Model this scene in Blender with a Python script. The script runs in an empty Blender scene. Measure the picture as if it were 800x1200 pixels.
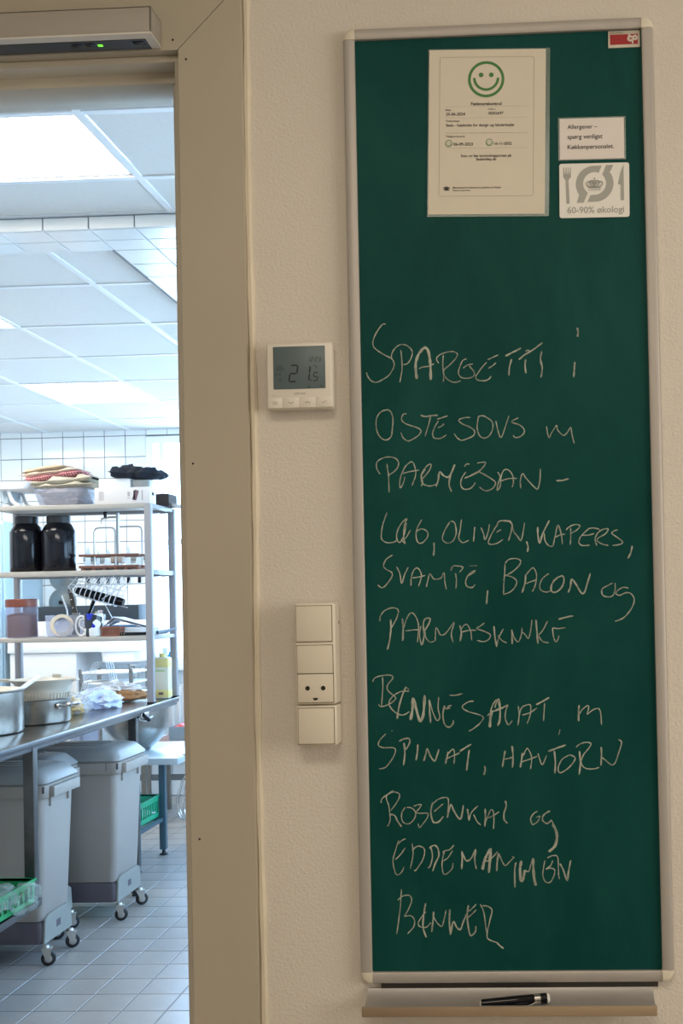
import bpy, bmesh, math, random
from math import sin, cos, pi, radians
from mathutils import Vector, Matrix
random.seed(7)
scene = bpy.context.scene
COL = scene.collection

# ---------------- camera ----------------
cam_d = bpy.data.cameras.new('camera')
cam = bpy.data.objects.new('camera', cam_d)
COL.objects.link(cam)
scene.camera = cam
F, CX, CY = 1247.77, 578.29, 686.96
R_ = Vector((0.99896821, 0.0404037, -0.02073763))
U_ = Vector((0.02119495, -0.01092333, 0.99971569))
W_ = Vector((-0.04016569, 0.99912373, 0.01176841))
M = Matrix.Identity(4)
for i in range(3):
    M[i][0] = R_[i]; M[i][1] = U_[i]; M[i][2] = -W_[i]
M.translation = Vector((0.22082, -1.37547, 1.36199))
cam.matrix_world = M
cam_d.sensor_fit = 'VERTICAL'
cam_d.sensor_height = 36
cam_d.lens = F * 36 / 1200
cam_d.shift_x = (400 - CX) / 1200
cam_d.shift_y = (CY - 600) / 1200
cam_d.clip_start = 0.02

# ---------------- world (overcast bright sky outside the kitchen windows) ----------------
world = bpy.data.worlds.new('world'); scene.world = world
world.use_nodes = True
wn = world.node_tree.nodes; wl = world.node_tree.links
bg = wn['Background']; bg.inputs[1].default_value = 5.4
tc = wn.new('ShaderNodeTexCoord'); sep = wn.new('ShaderNodeSeparateXYZ')
ramp = wn.new('ShaderNodeValToRGB')
wl.new(tc.outputs['Generated'], sep.inputs[0]); wl.new(sep.outputs['Z'], ramp.inputs[0])
ramp.color_ramp.elements[0].position = 0.0; ramp.color_ramp.elements[0].color = (0.54, 0.77, 1.0, 1)
ramp.color_ramp.elements[1].position = 0.8; ramp.color_ramp.elements[1].color = (0.30, 0.55, 1.0, 1)
wl.new(ramp.outputs[0], bg.inputs[0])

# ---------------- view ----------------
vs = scene.view_settings
vs.view_transform = 'Standard'; vs.look = 'None'; vs.gamma = 1; vs.use_curve_mapping = False
vs.exposure = 1.0

# ---------------- lights ----------------
def area(name, loc, rot, sx, sy, power, col, portal=False):
    d = bpy.data.lights.new(name, 'AREA'); d.shape = 'RECTANGLE'; d.size = sx; d.size_y = sy
    d.energy = power; d.color = col
    if portal: d.cycles.is_portal = True
    o = bpy.data.objects.new(name, d); COL.objects.link(o); o.location = loc; o.rotation_euler = rot
    return o
HALL_W = 16.0; HALL_L = 8.4
area('hall_window_light', (2.35, -1.3, 1.6), (0, radians(90), 0), 1.3, 1.6, HALL_W, (1.0, 0.93, 0.82))
area('hall_ceiling_light', (0.1, -1.7, 2.55), (0, 0, 0), 0.9, 0.6, HALL_L, (1.0, 0.88, 0.72))
area('window_portal_back', (-1.35, 6.38, 1.8), (radians(-90), 0, 0), 2.5, 1.8, 1, (1, 1, 1), True)
area('window_portal_side', (1.18, 3.5, 1.78), (0, radians(90), 0), 1.7, 3.6, 1, (1, 1, 1), True)

# ---------------- materials ----------------
MATS = {}
def mat(name, col, rough=0.5, metal=0.0, noise=0.0, nscale=20.0, bump=0.0, bscale=200.0, spec=0.5, trans=0.0,
        alpha=1.0, emit=0.0, coat=0.0, stretch=None, ior=1.45):
    if name in MATS: return MATS[name]
    m = bpy.data.materials.new(name); m.use_nodes = True
    n = m.node_tree.nodes; l = m.node_tree.links; b = n['Principled BSDF']
    b.inputs['Base Color'].default_value = (*col, 1); b.inputs['Roughness'].default_value = rough
    b.inputs['Metallic'].default_value = metal
    b.inputs['Specular IOR Level'].default_value = spec
    b.inputs['Transmission Weight'].default_value = trans
    b.inputs['Alpha'].default_value = alpha
    b.inputs['Coat Weight'].default_value = coat
    b.inputs['IOR'].default_value = ior
    if emit:
        b.inputs['Emission Color'].default_value = (*col, 1); b.inputs['Emission Strength'].default_value = emit
    t = n.new('ShaderNodeTexCoord'); mp = n.new('ShaderNodeMapping')
    l.new(t.outputs['Object'], mp.inputs[0])
    if stretch: mp.inputs['Scale'].default_value = stretch
    if noise:
        tx = n.new('ShaderNodeTexNoise'); tx.inputs['Scale'].default_value = nscale; tx.inputs['Detail'].default_value = 5
        l.new(mp.outputs[0], tx.inputs['Vector'])
        r = n.new('ShaderNodeValToRGB'); r.color_ramp.elements[0].position = 0.3; r.color_ramp.elements[1].position = 0.7
        r.color_ramp.elements[0].color = (*[c * (1 - noise) for c in col], 1)
        r.color_ramp.elements[1].color = (*[min(1, c * (1 + noise)) for c in col], 1)
        l.new(tx.outputs['Fac'], r.inputs[0]); l.new(r.outputs[0], b.inputs['Base Color'])
    if bump:
        tb = n.new('ShaderNodeTexNoise'); tb.inputs['Scale'].default_value = bscale; tb.inputs['Detail'].default_value = 3
        l.new(mp.outputs[0], tb.inputs['Vector'])
        bp = n.new('ShaderNodeBump'); bp.inputs['Strength'].default_value = bump; bp.inputs['Distance'].default_value = 0.002
        l.new(tb.outputs['Fac'], bp.inputs['Height']); l.new(bp.outputs[0], b.inputs['Normal'])
    MATS[name] = m
    return m
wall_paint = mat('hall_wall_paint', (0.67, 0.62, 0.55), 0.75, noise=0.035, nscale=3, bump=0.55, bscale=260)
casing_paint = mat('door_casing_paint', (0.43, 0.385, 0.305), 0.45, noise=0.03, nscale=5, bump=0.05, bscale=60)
jamb_paint = mat('door_jamb_paint', (0.50, 0.46, 0.38), 0.5, noise=0.04, nscale=8)
caulk = mat('painted_filler_bead', (0.66, 0.59, 0.47), 0.6, noise=0.06, nscale=12)
dark_gap = mat('dark_gap', (0.02, 0.018, 0.015), 0.9)
alu = mat('anodised_aluminium', (0.44, 0.41, 0.38), 0.5, 0.35, noise=0.03, nscale=40, stretch=(1, 1, 0.1))
alu_tray = mat('tray_aluminium', (0.46, 0.44, 0.42), 0.42, 0.5, noise=0.06, nscale=30, stretch=(.2, 1, 1))
cream_plastic = mat('cream_corner_plastic', (0.72, 0.66, 0.54), 0.45)
switch_plastic = mat('switch_plastic', (0.70, 0.64, 0.53), 0.35)
thermo_plastic = mat('thermostat_plastic', (0.72, 0.68, 0.60), 0.4)
black_ink = mat('black_ink', (0.03, 0.03, 0.03), 0.6)
grey_ink = mat('grey_ink', (0.22, 0.20, 0.17), 0.6)
paper = mat('warm_white_paper', (0.69, 0.63, 0.52), 0.5, noise=0.01, nscale=20)
paper2 = mat('notice_paper', (0.76, 0.70, 0.66), 0.5)
label_white = mat('organic_label_white', (0.78, 0.76, 0.71), 0.4)
label_grey = mat('organic_label_grey', (0.36, 0.36, 0.33), 0.45)
smile_green = mat('smiley_green', (0.05, 0.20, 0.045), 0.5)
smile_green2 = mat('small_smiley_green', (0.16, 0.28, 0.14), 0.5)
laminate = mat('laminate_film', (0.25, 0.34, 0.30), 0.18, alpha=0.45)
grout = mat('tile_grout', (0.20, 0.20, 0.20), 0.9)
floor_tile_m = mat('grey_floor_tile', (0.34, 0.315, 0.29), 0.28, noise=0.12, nscale=7, bump=0.08, bscale=90)
wall_tile_m = mat('white_glazed_tile', (0.86, 0.88, 0.88), 0.12)
ceil_panel_m = mat('ceiling_panel_white', (0.74, 0.74, 0.72), 0.8, noise=0.02, nscale=60)
ceil_bar_m = mat('ceiling_bar_white', (0.84, 0.86, 0.88), 0.4)
kit_wall = mat('kitchen_wall_white', (0.80, 0.82, 0.84), 0.6)
lamp_m = mat('lamp_diffuser', (1.0, 0.93, 0.82), 0.5, emit=9.0)
steel_edge = mat('steel_table_edge', (0.17, 0.175, 0.19), 0.3, 1.0)
steel = mat('brushed_steel', (0.29, 0.28, 0.26), 0.28, 1.0, noise=0.08, nscale=60, stretch=(.15, 1, 1))
steel_table = mat('steel_table_top', (0.30, 0.275, 0.25), 0.22, 1.0, noise=0.12, nscale=9)
steel_dark = mat('dull_steel_leg', (0.10, 0.097, 0.095), 0.45, 0.9, noise=0.15, nscale=20)
chrome = mat('chrome', (0.62, 0.61, 0.60), 0.12, 1.0)
rack_paint = mat('white_coated_rack', (0.30, 0.295, 0.31), 0.4)
shelf_board = mat('pale_shelf_board', (0.42, 0.385, 0.34), 0.4, noise=0.03, nscale=10)
bin_grey = mat('light_grey_bin_plastic', (0.36, 0.325, 0.29), 0.5, noise=0.03, nscale=5, bump=0.1, bscale=300)
bin_lid = mat('grey_bin_lid_plastic', (0.30, 0.295, 0.285), 0.38, noise=0.03, nscale=5)
dolly_m = mat('dolly_grey_plastic', (0.27, 0.275, 0.25), 0.5)
dolly_dark = mat('dolly_shade_dark_trim', (0.10, 0.085, 0.10), 0.6)  # shadow on the dolly painted as dark purple; dark slots and plinths reuse it
rubber = mat('black_rubber', (0.02, 0.02, 0.022), 0.6)
zinc = mat('zinc_fork', (0.50, 0.49, 0.46), 0.4, 0.8)
black_gloss = mat('black_gloss_plastic', (0.006, 0.006, 0.009), 0.14, spec=0.35)
black_matt = mat('black_cloth', (0.012, 0.016, 0.026), 0.8, bump=0.3, bscale=60)
green_plastic = mat('green_crate_plastic', (0.01, 0.30, 0.10), 0.4)
green_crate2 = mat('bright_green_crate_plastic', (0.02, 0.38, 0.20), 0.4)
teal_steel = mat('blue_grey_painted_steel', (0.07, 0.13, 0.17), 0.35, 0.3)
glass_m = None
wood_brown = mat('brown_wood_slat', (0.16, 0.075, 0.055), 0.5)
brown_lid = mat('brown_plastic_lid', (0.22, 0.06, 0.035), 0.35)
cocoa = mat('cocoa_powder', (0.15, 0.065, 0.045), 0.8)
def clear(name, tint, a, rough=0.08):
    m = bpy.data.materials.new(name); m.use_nodes = True
    n = m.node_tree.nodes; l = m.node_tree.links
    b = n['Principled BSDF']; b.inputs['Base Color'].default_value = (*tint, 1); b.inputs['Roughness'].default_value = rough
    t = n.new('ShaderNodeBsdfTransparent'); t.inputs[0].default_value = (*[0.5 + 0.5 * c for c in tint], 1)
    mx = n.new('ShaderNodeMixShader'); mx.inputs[0].default_value = a
    l.new(t.outputs[0], mx.inputs[1]); l.new(b.outputs[0], mx.inputs[2]); l.new(mx.outputs[0], n['Material Output'].inputs[0])
    return m
glass_m = clear('window_glass', (0.9, 0.97, 1.0), 0.06, 0.02)
clear_box = clear('clear_plastic_box', (0.72, 0.74, 0.82), 0.22)
clear_jar = clear('clear_jar_plastic', (0.70, 0.66, 0.80), 0.18)
bag_film = clear('thin_plastic_bag', (0.80, 0.84, 0.84), 0.26, 0.2)
bag_film_b = clear('bluish_plastic_bag', (0.72, 0.80, 0.97), 0.62, 0.25)

# ---------------- mesh helpers ----------------
class MB:
    def __init__(s): s.bm = bmesh.new()
    def box(s, x0, x1, y0, y1, z0, z1, bev=0.0, seg=2):
        b = bmesh.new()
        g = bmesh.ops.create_cube(b, size=1)
        for v in b.verts:
            v.co = Vector(((x0 + x1) / 2 + v.co.x * (x1 - x0), (y0 + y1) / 2 + v.co.y * (y1 - y0), (z0 + z1) / 2 + v.co.z * (z1 - z0)))
        if bev:
            bmesh.ops.bevel(b, geom=b.edges[:], offset=bev, segments=seg, affect='EDGES', profile=0.5)
        return s._add(b)
    def _add(s, b):
        m = bpy.data.meshes.new('tmp'); b.to_mesh(m); b.free(); s.bm.from_mesh(m); bpy.data.meshes.remove(m)
        return s
    def poly(s, pts, faces):
        vs_ = [s.bm.verts.new(p) for p in pts]
        for f in faces:
            try: s.bm.faces.new([vs_[i] for i in f])
            except ValueError: pass
        return s
    def loft(s, rings, cap=True, closed=True):
        R = [[s.bm.verts.new(p) for p in r] for r in rings]
        n = len(R[0])
        for a, b in zip(R[:-1], R[1:]):
            for i in range(n if closed else n - 1):
                j = (i + 1) % n
                s.bm.faces.new((a[i], a[j], b[j], b[i]))
        if cap:
            s.bm.faces.new(list(reversed(R[0]))); s.bm.faces.new(R[-1])
        return s
    def lathe(s, prof, c, n=32, axis='z', cap=False):
        rings = []
        for r, h in prof:
            ring = []
            for i in range(n):
                a = 2 * pi * i / n
                x, y = r * cos(a), r * sin(a)
                if axis == 'z': ring.append((c[0] + x, c[1] + y, c[2] + h))
                elif axis == 'y': ring.append((c[0] + x, c[1] + h, c[2] - y))
                else: ring.append((c[0] + h, c[1] + x, c[2] + y))
            rings.append(ring)
        return s.loft(rings, cap)
    def tube(s, pts, r, n=8, closed=False):
        pts = [Vector(p) for p in pts]; rings = []; N = len(pts)
        up = Vector((0.13, 0.31, 0.94)).normalized()
        for i, p in enumerate(pts):
            if closed: d = pts[(i + 1) % N] - pts[i - 1]
            else: d = pts[min(i + 1, N - 1)] - pts[max(i - 1, 0)]
            d.normalize()
            a = d.cross(up)
            if a.length < 1e-3: a = d.cross(Vector((1, 0, 0)))
            a.normalize(); b = d.cross(a)
            rr = r[i] if isinstance(r, (list, tuple)) else r
            rings.append([p + rr * (cos(2 * pi * k / n) * a + sin(2 * pi * k / n) * b) for k in range(n)])
        if closed: rings.append(rings[0]); 
        if closed:
            R = [[s.bm.verts.new(p) for p in q] for q in rings[:-1]]
            for i in range(N):
                a, b = R[i], R[(i + 1) % N]
                for k in range(n): s.bm.faces.new((a[k], a[(k + 1) % n], b[(k + 1) % n], b[k]))
            return s
        return s.loft(rings)
    def prism(s, pts, y0, y1, axis='y'):
        def P(a, b, h):
            return (a, h, b) if axis == 'y' else ((a, b, h) if axis == 'z' else (h, a, b))
        return s.loft([[P(a, b, y0) for a, b in pts], [P(a, b, y1) for a, b in pts]])
    def build(s, name, m, parent=None, off=(0, 0, 0), smooth=True, angle=35, kind=None, label=None, solid=0):
        bmesh.ops.recalc_face_normals(s.bm, faces=s.bm.faces[:])
        me = bpy.data.meshes.new(name)
        o3 = Vector(off)
        for v in s.bm.verts: v.co -= o3
        s.bm.to_mesh(me); s.bm.free()
        if smooth:
            me.shade_smooth()
            me.set_sharp_from_angle(angle=radians(angle))
        o = bpy.data.objects.new(name, me); COL.objects.link(o)
        me.materials.append(m)
        if parent: o.parent = parent
        if kind: o['kind'] = kind
        if label: o['label'] = label
        if solid:
            md = o.modifiers.new('thick', 'SOLIDIFY'); md.thickness = solid; md.offset = 0
        return o
class Thing:
    def __init__(s, name, label=None, cat=None, loc=(0, 0, 0), rot=(0, 0, 0), group=None, kind=None, local=False):
        s.o = bpy.data.objects.new(name, None); COL.objects.link(s.o)
        s.o.location = loc; s.o.rotation_euler = rot; s.o.empty_display_size = 0.05
        s.off = (0, 0, 0) if local else loc
        if label: s.o['label'] = label
        if cat: s.o['category'] = cat
        if group: s.o['group'] = group
        if kind: s.o['kind'] = kind
    def part(s, name, mb, m, parent=None, **k):
        return mb.build(name, m, parent or s.o, s.off, **k)
def solo(name, mb, m, label, cat, loc, group=None, kind=None, **k):
    o = mb.build(name, m, None, loc, **k); o.location = loc
    if label: o['label'] = label
    if cat: o['category'] = cat
    if group: o['group'] = group
    if kind: o['kind'] = kind
    return o
def structure(name, mb, m, parent=None, **k):
    o = mb.build(name, m, parent, **k)
    if not parent: o['kind'] = 'structure'
    return o
def copy_tree(o, parent=None):
    c = o.copy(); COL.objects.link(c)
    if parent: c.parent = parent
    for ch in [x for x in o.children]: copy_tree(ch, c)
    return c
def share(o, loc, parent):
    c = o.copy(); COL.objects.link(c); c.parent = parent; c.location = loc
    return c
def rr_ring(x0, x1, y0, y1, z, r, n=4):
    out = []
    for cx_, cy_, a0 in ((x1 - r, y1 - r, 0), (x0 + r, y1 - r, 90), (x0 + r, y0 + r, 180), (x1 - r, y0 + r, 270)):
        for k in range(n + 1):
            a = radians(a0 + 90 * k / n); out.append((cx_ + r * cos(a), cy_ + r * sin(a), z))
    return out
def smoothline(P, k=4):
    out = []; n = len(P)
    if n < 3: return list(P)
    for i in range(n - 1):
        p0 = P[max(i - 1, 0)]; p1 = P[i]; p2 = P[i + 1]; p3 = P[min(i + 2, n - 1)]
        for j in range(k):
            t = j / k
            out.append(tuple(0.5 * (2 * b + (c - a) * t + (2 * a - 5 * b + 4 * c - d) * t * t + (3 * b - a - 3 * c + d) * t ** 3)
                             for a, b, c, d in zip(p0, p1, p2, p3)))
    out.append(tuple(P[-1]))
    return out
def lettering(body, x0, x1, z, y, bold=0.0, thick=0.0001, shear=0.0, hh=None):
    """flat lettering on a plane facing -y: starts at x0, scaled to reach x1"""
    cu = bpy.data.curves.new('lettering', 'FONT'); cu.body = body; cu.offset = bold; cu.resolution_u = 3; cu.shear = shear
    ob = bpy.data.objects.new('lettering', cu); COL.objects.link(ob)
    dg = bpy.context.evaluated_depsgraph_get(); me = ob.evaluated_get(dg).to_mesh()
    xs = [v.co.x for v in me.vertices]; ys = [v.co.y for v in me.vertices]
    sc = (x1 - x0) / (max(xs) - min(xs)); sz = hh / 0.7 if hh else sc
    b = MB(); b.bm.from_mesh(me)
    for v in b.bm.verts:
        v.co = Vector((x0 + (v.co.x - min(xs)) * sc, y, z + v.co.y * sz))
    ob.evaluated_get(dg).to_mesh_clear(); bpy.data.objects.remove(ob); bpy.data.curves.remove(cu)
    return b
def disc_ring(b, cx_, cz, r0, r1, y, a0=0, a1=360, n=32):
    rings = [[], []]
    pts = []; fs = []
    for i in range(n + 1):
        a = radians(a0 + (a1 - a0) * i / n)
        pts += [(cx_ + r0 * cos(a), y, cz + r0 * sin(a)), (cx_ + r1 * cos(a), y, cz + r1 * sin(a))]
        if i: fs.append((2 * i - 2, 2 * i - 1, 2 * i + 1, 2 * i))
    return b.poly(pts, fs)
CHALK = {
 'spargetti': [('t',[330,17200,290,17200,230,17130,180,17040,160,16970,170,16910,220,16860,310,16800,400,16750,430,16690,420,16630,360,16540,270,16480,190,16450,120,16480,80,16540,70,16580]), ('t',[520,16860,530,16740,530,16610,500,16440]), ('t',[400,16740,400,16810,450,16890,520,16930,590,16920,650,16870,670,16810,640,16730,600,16680,550,16670]), ('w',[720,16480,710,16580,710,16680,740,16780,790,16850,830,16880,870,16850,890,16750,900,16640,900,16460]), ('t',[750,16610,800,16630,880,16640,950,16670]), ('t',[1060,16430,1070,16510,1060,16650,1070,16780]), ('t',[1010,16670,980,16730,1020,16780,1100,16810,1190,16820,1250,16790,1230,16730,1150,16650,1080,16590,1070,16530,1120,16460,1200,16420,1290,16440]), ('t',[1370,16720,1320,16700,1280,16620,1260,16540,1300,16480,1390,16470,1460,16500,1460,16550,1400,16630]), ('t',[1320,16600,1380,16640,1450,16650]), ('t',[1630,16670,1570,16610,1510,16530,1480,16480,1510,16440,1590,16430,1650,16450,1680,16490]), ('t',[1640,16700,1710,16730,1780,16760]), ('t',[1650,16590,1700,16620,1750,16660]), ('m',[1870,16740,1950,16780,2040,16820,2070,16840]), ('m',[1950,16700,1920,16600,1910,16480]), ('m',[2040,16690,2120,16750,2240,16820,2350,16900]), ('m',[2130,16690,2120,16600,2130,16510]), ('m',[2340,16790,2320,16690,2340,16570,2320,16450]), ('t',[2130,16790,2160,16810,2180,16790]), ('m',[2800,17080,2810,17020,2800,16960]), ('m',[2760,16640,2750,16540,2740,16440])],
 'ostesous': [('t',[300,16090,240,16060,190,15990,180,15880,200,15790,250,15720,310,15700,370,15740,390,15840,400,15970,380,16050,340,16090,290,16080]), ('t',[580,16030,540,16030,510,15970,540,15920,620,15880,710,15850,760,15810,730,15750,650,15700,590,15680,530,15720,500,15790]), ('m',[760,16010,820,15990,910,16000,980,16000]), ('t',[890,15990,860,15880,810,15730]), ('t',[970,15950,1040,15970,1110,15990]), ('t',[990,15930,940,15850,910,15770,930,15710,1000,15700,1050,15720,1090,15750]), ('t',[980,15840,1030,15860,1060,15890]), ('t',[1400,15960,1320,15960,1250,15930,1300,15880,1390,15840,1450,15790,1440,15730,1360,15690,1280,15670,1230,15700,1190,15760]), ('t',[1510,15970,1490,15880,1490,15800,1520,15720,1580,15690,1650,15730,1690,15820,1680,15900,1620,15950,1560,15980,1500,15970]), ('t',[1730,15910,1750,15800,1790,15690,1840,15800,1900,15970]), ('t',[2020,15940,1930,15890,2030,15850,2090,15790,2080,15730,2020,15690,1970,15690,1950,15720]), ('t',[2380,15820,2390,15730,2410,15670,2440,15730,2510,15830,2520,15770,2590,15700,2640,15730,2690,15800,2700,15720,2730,15590])],
 'parmesan': [('t',[310,15390,320,15310,330,15200,330,15020]), ('t',[220,15260,180,15330,180,15410,240,15460,330,15480,420,15460,460,15410,450,15340,390,15280,320,15240]), ('t',[480,15070,470,15120,490,15230,550,15350,630,15410,670,15350,680,15240,630,15100]), ('t',[480,15070,520,15140,540,15220]), ('t',[510,15260,590,15280,730,15300]), ('t',[750,15090,770,15150,750,15220,780,15290,840,15360,880,15370,870,15310,800,15220,750,15170,790,15110,870,15090,940,15110]), ('t',[750,15190,760,15240,810,15310]), ('m',[940,15080,970,15160,990,15270,1040,15220,1100,15200,1150,15270,1190,15360,1140,15250,1110,15110,1140,15010]), ('t',[1310,15330,1340,15360,1380,15360]), ('t',[1330,15260,1280,15190,1260,15100,1300,15040,1390,15050,1450,15120]), ('t',[1310,15180,1420,15220,1490,15250]), ('t',[1480,15370,1540,15380,1590,15370,1540,15300,1500,15260,1570,15220,1660,15160,1710,15110,1670,15040,1580,15010,1500,15060]), ('t',[1380,15200,1440,15240,1520,15270]), ('t',[1740,15250,1770,15180,1740,15090,1730,15010,1770,15070,1780,15180,1820,15270,1880,15270,1930,15200,1940,15110,1920,15050]), ('t',[1770,15130,1880,15160,1990,15160]), ('t',[2030,15030,2030,15140,2060,15220,2110,15150,2210,15040,2250,15020,2280,15130,2290,15280]), ('m',[2490,15120,2570,15120,2650,15140])],
 'log': [('t',[300,14760,250,14630,220,14490,230,14410,300,14370,390,14380,420,14410]), ('t',[550,14680,470,14600,420,14480,430,14390,470,14380,520,14480,550,14620]), ('t',[560,14680,520,14580,510,14440,530,14350]), ('t',[530,14350,480,14410,530,14420,600,14530]), ('t',[750,14660,690,14560,670,14460,690,14370,750,14360,820,14440,810,14510,740,14540,680,14510]), ('m',[900,14360,900,14270,890,14190]), ('t',[1110,14620,1040,14510,1010,14400,1070,14350,1150,14380,1190,14490,1170,14610,1120,14630]), ('t',[1260,14650,1240,14510,1220,14410,1270,14350,1350,14380]), ('t',[1430,14550,1420,14460,1410,14360]), ('t',[1510,14540,1540,14460,1560,14380,1600,14480,1620,14580]), ('t',[1710,14560,1650,14460,1600,14350,1630,14320,1710,14330,1790,14380]), ('t',[1710,14540,1740,14610,1820,14620,1900,14610]), ('t',[1710,14470,1750,14500,1770,14500])],
 'kapers': [('m',[1800,14620,1870,14610,1910,14570,1900,14490,1860,14360]), ('t',[1910,14570,1930,14480,1980,14410,2020,14360,2050,14460,2070,14590]), ('m',[2090,14350,2110,14280,2100,14210]), ('m',[2240,14530,2240,14420,2260,14320,2300,14440,2390,14610]), ('t',[2320,14450,2330,14350,2380,14280,2430,14280]), ('t',[2430,14280,2460,14410,2500,14550,2540,14420,2550,14300]), ('t',[2460,14390,2520,14420,2590,14430]), ('t',[2660,14510,2660,14410,2650,14290]), ('t',[2600,14480,2640,14520,2720,14550,2780,14530,2740,14480,2650,14430]), ('t',[2890,14490,2800,14410,2760,14330,2800,14280,2900,14280]), ('t',[2880,14490,2950,14500,3030,14480]), ('t',[2800,14410,2890,14410,2960,14430]), ('t',[2990,14270,2970,14360,3010,14440,3080,14480,3140,14480,3100,14420,3010,14370,3000,14330,3060,14290,3140,14270]), ('t',[3260,14470,3200,14450,3190,14420,3270,14360,3320,14310,3280,14280,3190,14270]), ('m',[3440,14260,3420,14170,3380,14100])],
 'svampe': [('t',[360,14210,280,14160,240,14080,270,14030,340,13990,350,13940,290,13850,220,13790,160,13830]), ('t',[410,14060,450,13970,470,13840,510,13950,560,14050]), ('t',[590,13810,600,13930,640,14020,690,14030,730,13940,690,13800]), ('t',[610,13910,700,13920,780,13940]), ('t',[790,13790,810,13870,840,13960,890,13890,980,13900,1020,13970,1030,13850,1050,13750]), ('t',[1170,13960,1180,13860,1170,13760]), ('t',[1110,13990,1140,14050,1210,14050,1270,14030,1220,13970]), ('t',[1350,14050,1450,14050]), ('t',[1430,13990,1350,13950,1300,13860,1310,13790,1380,13770,1420,13810]), ('t',[1330,13920,1400,13960,1430,13990]), ('m',[1580,13730,1570,13650,1560,13550])],
 'bacon': [('t',[1810,14060,1800,13940,1790,13820,1780,13680]), ('t',[1810,14070,1860,14120,1950,14130,2010,14100,1990,14040,1900,13960,1820,13920]), ('t',[1790,13920,1880,13900,1950,13850,1940,13780,1880,13710,1780,13670]), ('m',[2020,13690,2060,13810,2070,13920]), ('t',[2070,13910,2140,13990,2180,14000,2210,13910,2190,13780,2150,13700]), ('t',[2060,13800,2140,13830,2210,13850]), ('t',[2370,13930,2290,13870,2250,13790,2260,13720,2330,13690,2400,13710]), ('m',[2450,13860,2400,13780,2400,13700,2460,13690,2530,13750,2560,13830,2550,13890,2490,13880,2440,13840]), ('m',[2610,13680,2640,13750,2660,13850,2720,13770,2780,13670,2820,13680,2860,13800,2900,13920]), ('t',[3180,13790,3120,13760,3050,13720,3040,13660,3080,13620,3170,13620,3210,13700,3210,13790]), ('t',[3380,13720,3310,13730,3240,13690,3220,13650,3270,13630,3340,13660,3410,13650,3450,13580,3430,13490,3360,13390,3290,13330,3200,13300])],
 'parmaskinke': [('t',[180,13360,190,13430,250,13500,350,13530,420,13500,400,13400,350,13310,310,13250]), ('m',[320,13380,320,13250,300,13110,270,12990]), ('m',[470,13390,480,13270,470,13100]), ('t',[490,13270,520,13370,580,13460,640,13420,680,13290,660,13080]), ('t',[510,13230,620,13240,690,13240]), ('m',[720,13040,750,13170,740,13310,770,13380,830,13380,810,13310,750,13220]), ('t',[710,13290,690,13170,710,13040]), ('t',[760,13230,770,13140,820,13080,880,13090]), ('t',[890,13090,900,13240,920,13250,960,13170,1030,13190,1140,13330,1100,13190,1120,13070]), ('m',[1210,13290,1230,13190,1210,13080]), ('t',[1230,13240,1270,13290,1310,13290,1350,13210,1360,13090]), ('t',[1230,13200,1330,13220,1420,13220]), ('t',[1530,13310,1470,13270,1430,13240,1510,13210,1600,13160,1580,13100,1510,13070,1430,13090]), ('m',[1650,13270,1660,13130,1680,13000]), ('t',[1680,13010,1710,13120,1770,13230]), ('t',[1700,13150,1750,13080,1810,13050]), ('m',[1880,13220,1880,13130,1880,13030]), ('t',[1880,13200,1910,13110,1960,13060,2000,13150,2010,13240]), ('t',[2000,13190,2050,13150,2090,13100,2120,13210,2140,13340]), ('m',[2190,13340,2200,13190,2210,13030]), ('t',[2340,13320,2280,13210,2220,13140]), ('t',[2220,13130,2270,13060,2350,13040]), ('m',[2480,13340,2560,13360,2670,13380]), ('t',[2400,13230,2480,13220,2570,13230]), ('t',[2400,13230,2410,13120,2440,13050,2470,13090,2480,13130])],
 'bonnesalat': [('t',[200,12640,200,12500,180,12270]), ('t',[70,12580,100,12630,200,12660,310,12660,330,12620,260,12530,270,12460,350,12390,360,12350,280,12290,180,12260,140,12290]), ('t',[540,12450,440,12450,340,12400,280,12320,300,12240,390,12160,470,12150,540,12190]), ('m',[500,12510,440,12370,400,12230,380,12100]), ('t',[500,12510,540,12470]), ('w',[550,12080,580,12230,590,12360,620,12250,670,12070,710,12120,730,12250,740,12400]), ('m',[800,12340,800,12210,810,12040]), ('t',[800,12330,840,12180,890,12070,930,12110,910,12230,920,12370]), ('t',[1060,12390,1140,12390,1230,12410]), ('t',[1030,12240,1070,12260,1080,12250]), ('m',[990,12250,970,12140,990,12020,1050,11980,1100,12030,1100,12070]), ('t',[990,12260,1010,12220,1070,12230]), ('t',[1370,12310,1300,12300,1220,12240,1290,12180,1420,12140,1490,12100,1450,12030,1350,11950,1300,11930]), ('w',[1570,11970,1580,12080,1600,12190]), ('t',[1580,12170,1620,12270,1670,12320,1700,12230,1700,12100,1670,11990]), ('t',[1540,12120,1610,12170,1750,12230]), ('t',[1640,12220,1670,12310,1700,12320,1710,12170,1700,12040,1670,11990]), ('t',[1640,12180,1710,12200,1810,12260]), ('t',[1810,12260,1780,12180,1770,12080,1810,12000,1860,12050]), ('t',[1940,12240,1950,12120,1930,11990]), ('t',[1950,12110,1980,12210,2050,12250,2100,12240,2090,12120,2050,12010]), ('t',[1990,12120,2090,12150,2180,12210]), ('m',[2170,12250,2250,12290,2340,12340]), ('t',[2280,12270,2270,12160,2260,12040]), ('m',[2720,12240,2710,12130,2710,12030]), ('t',[2710,12110,2760,12180,2830,12230,2840,12190,2820,12120,2890,12170,2960,12190,2990,12140,3000,11980])],
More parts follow.
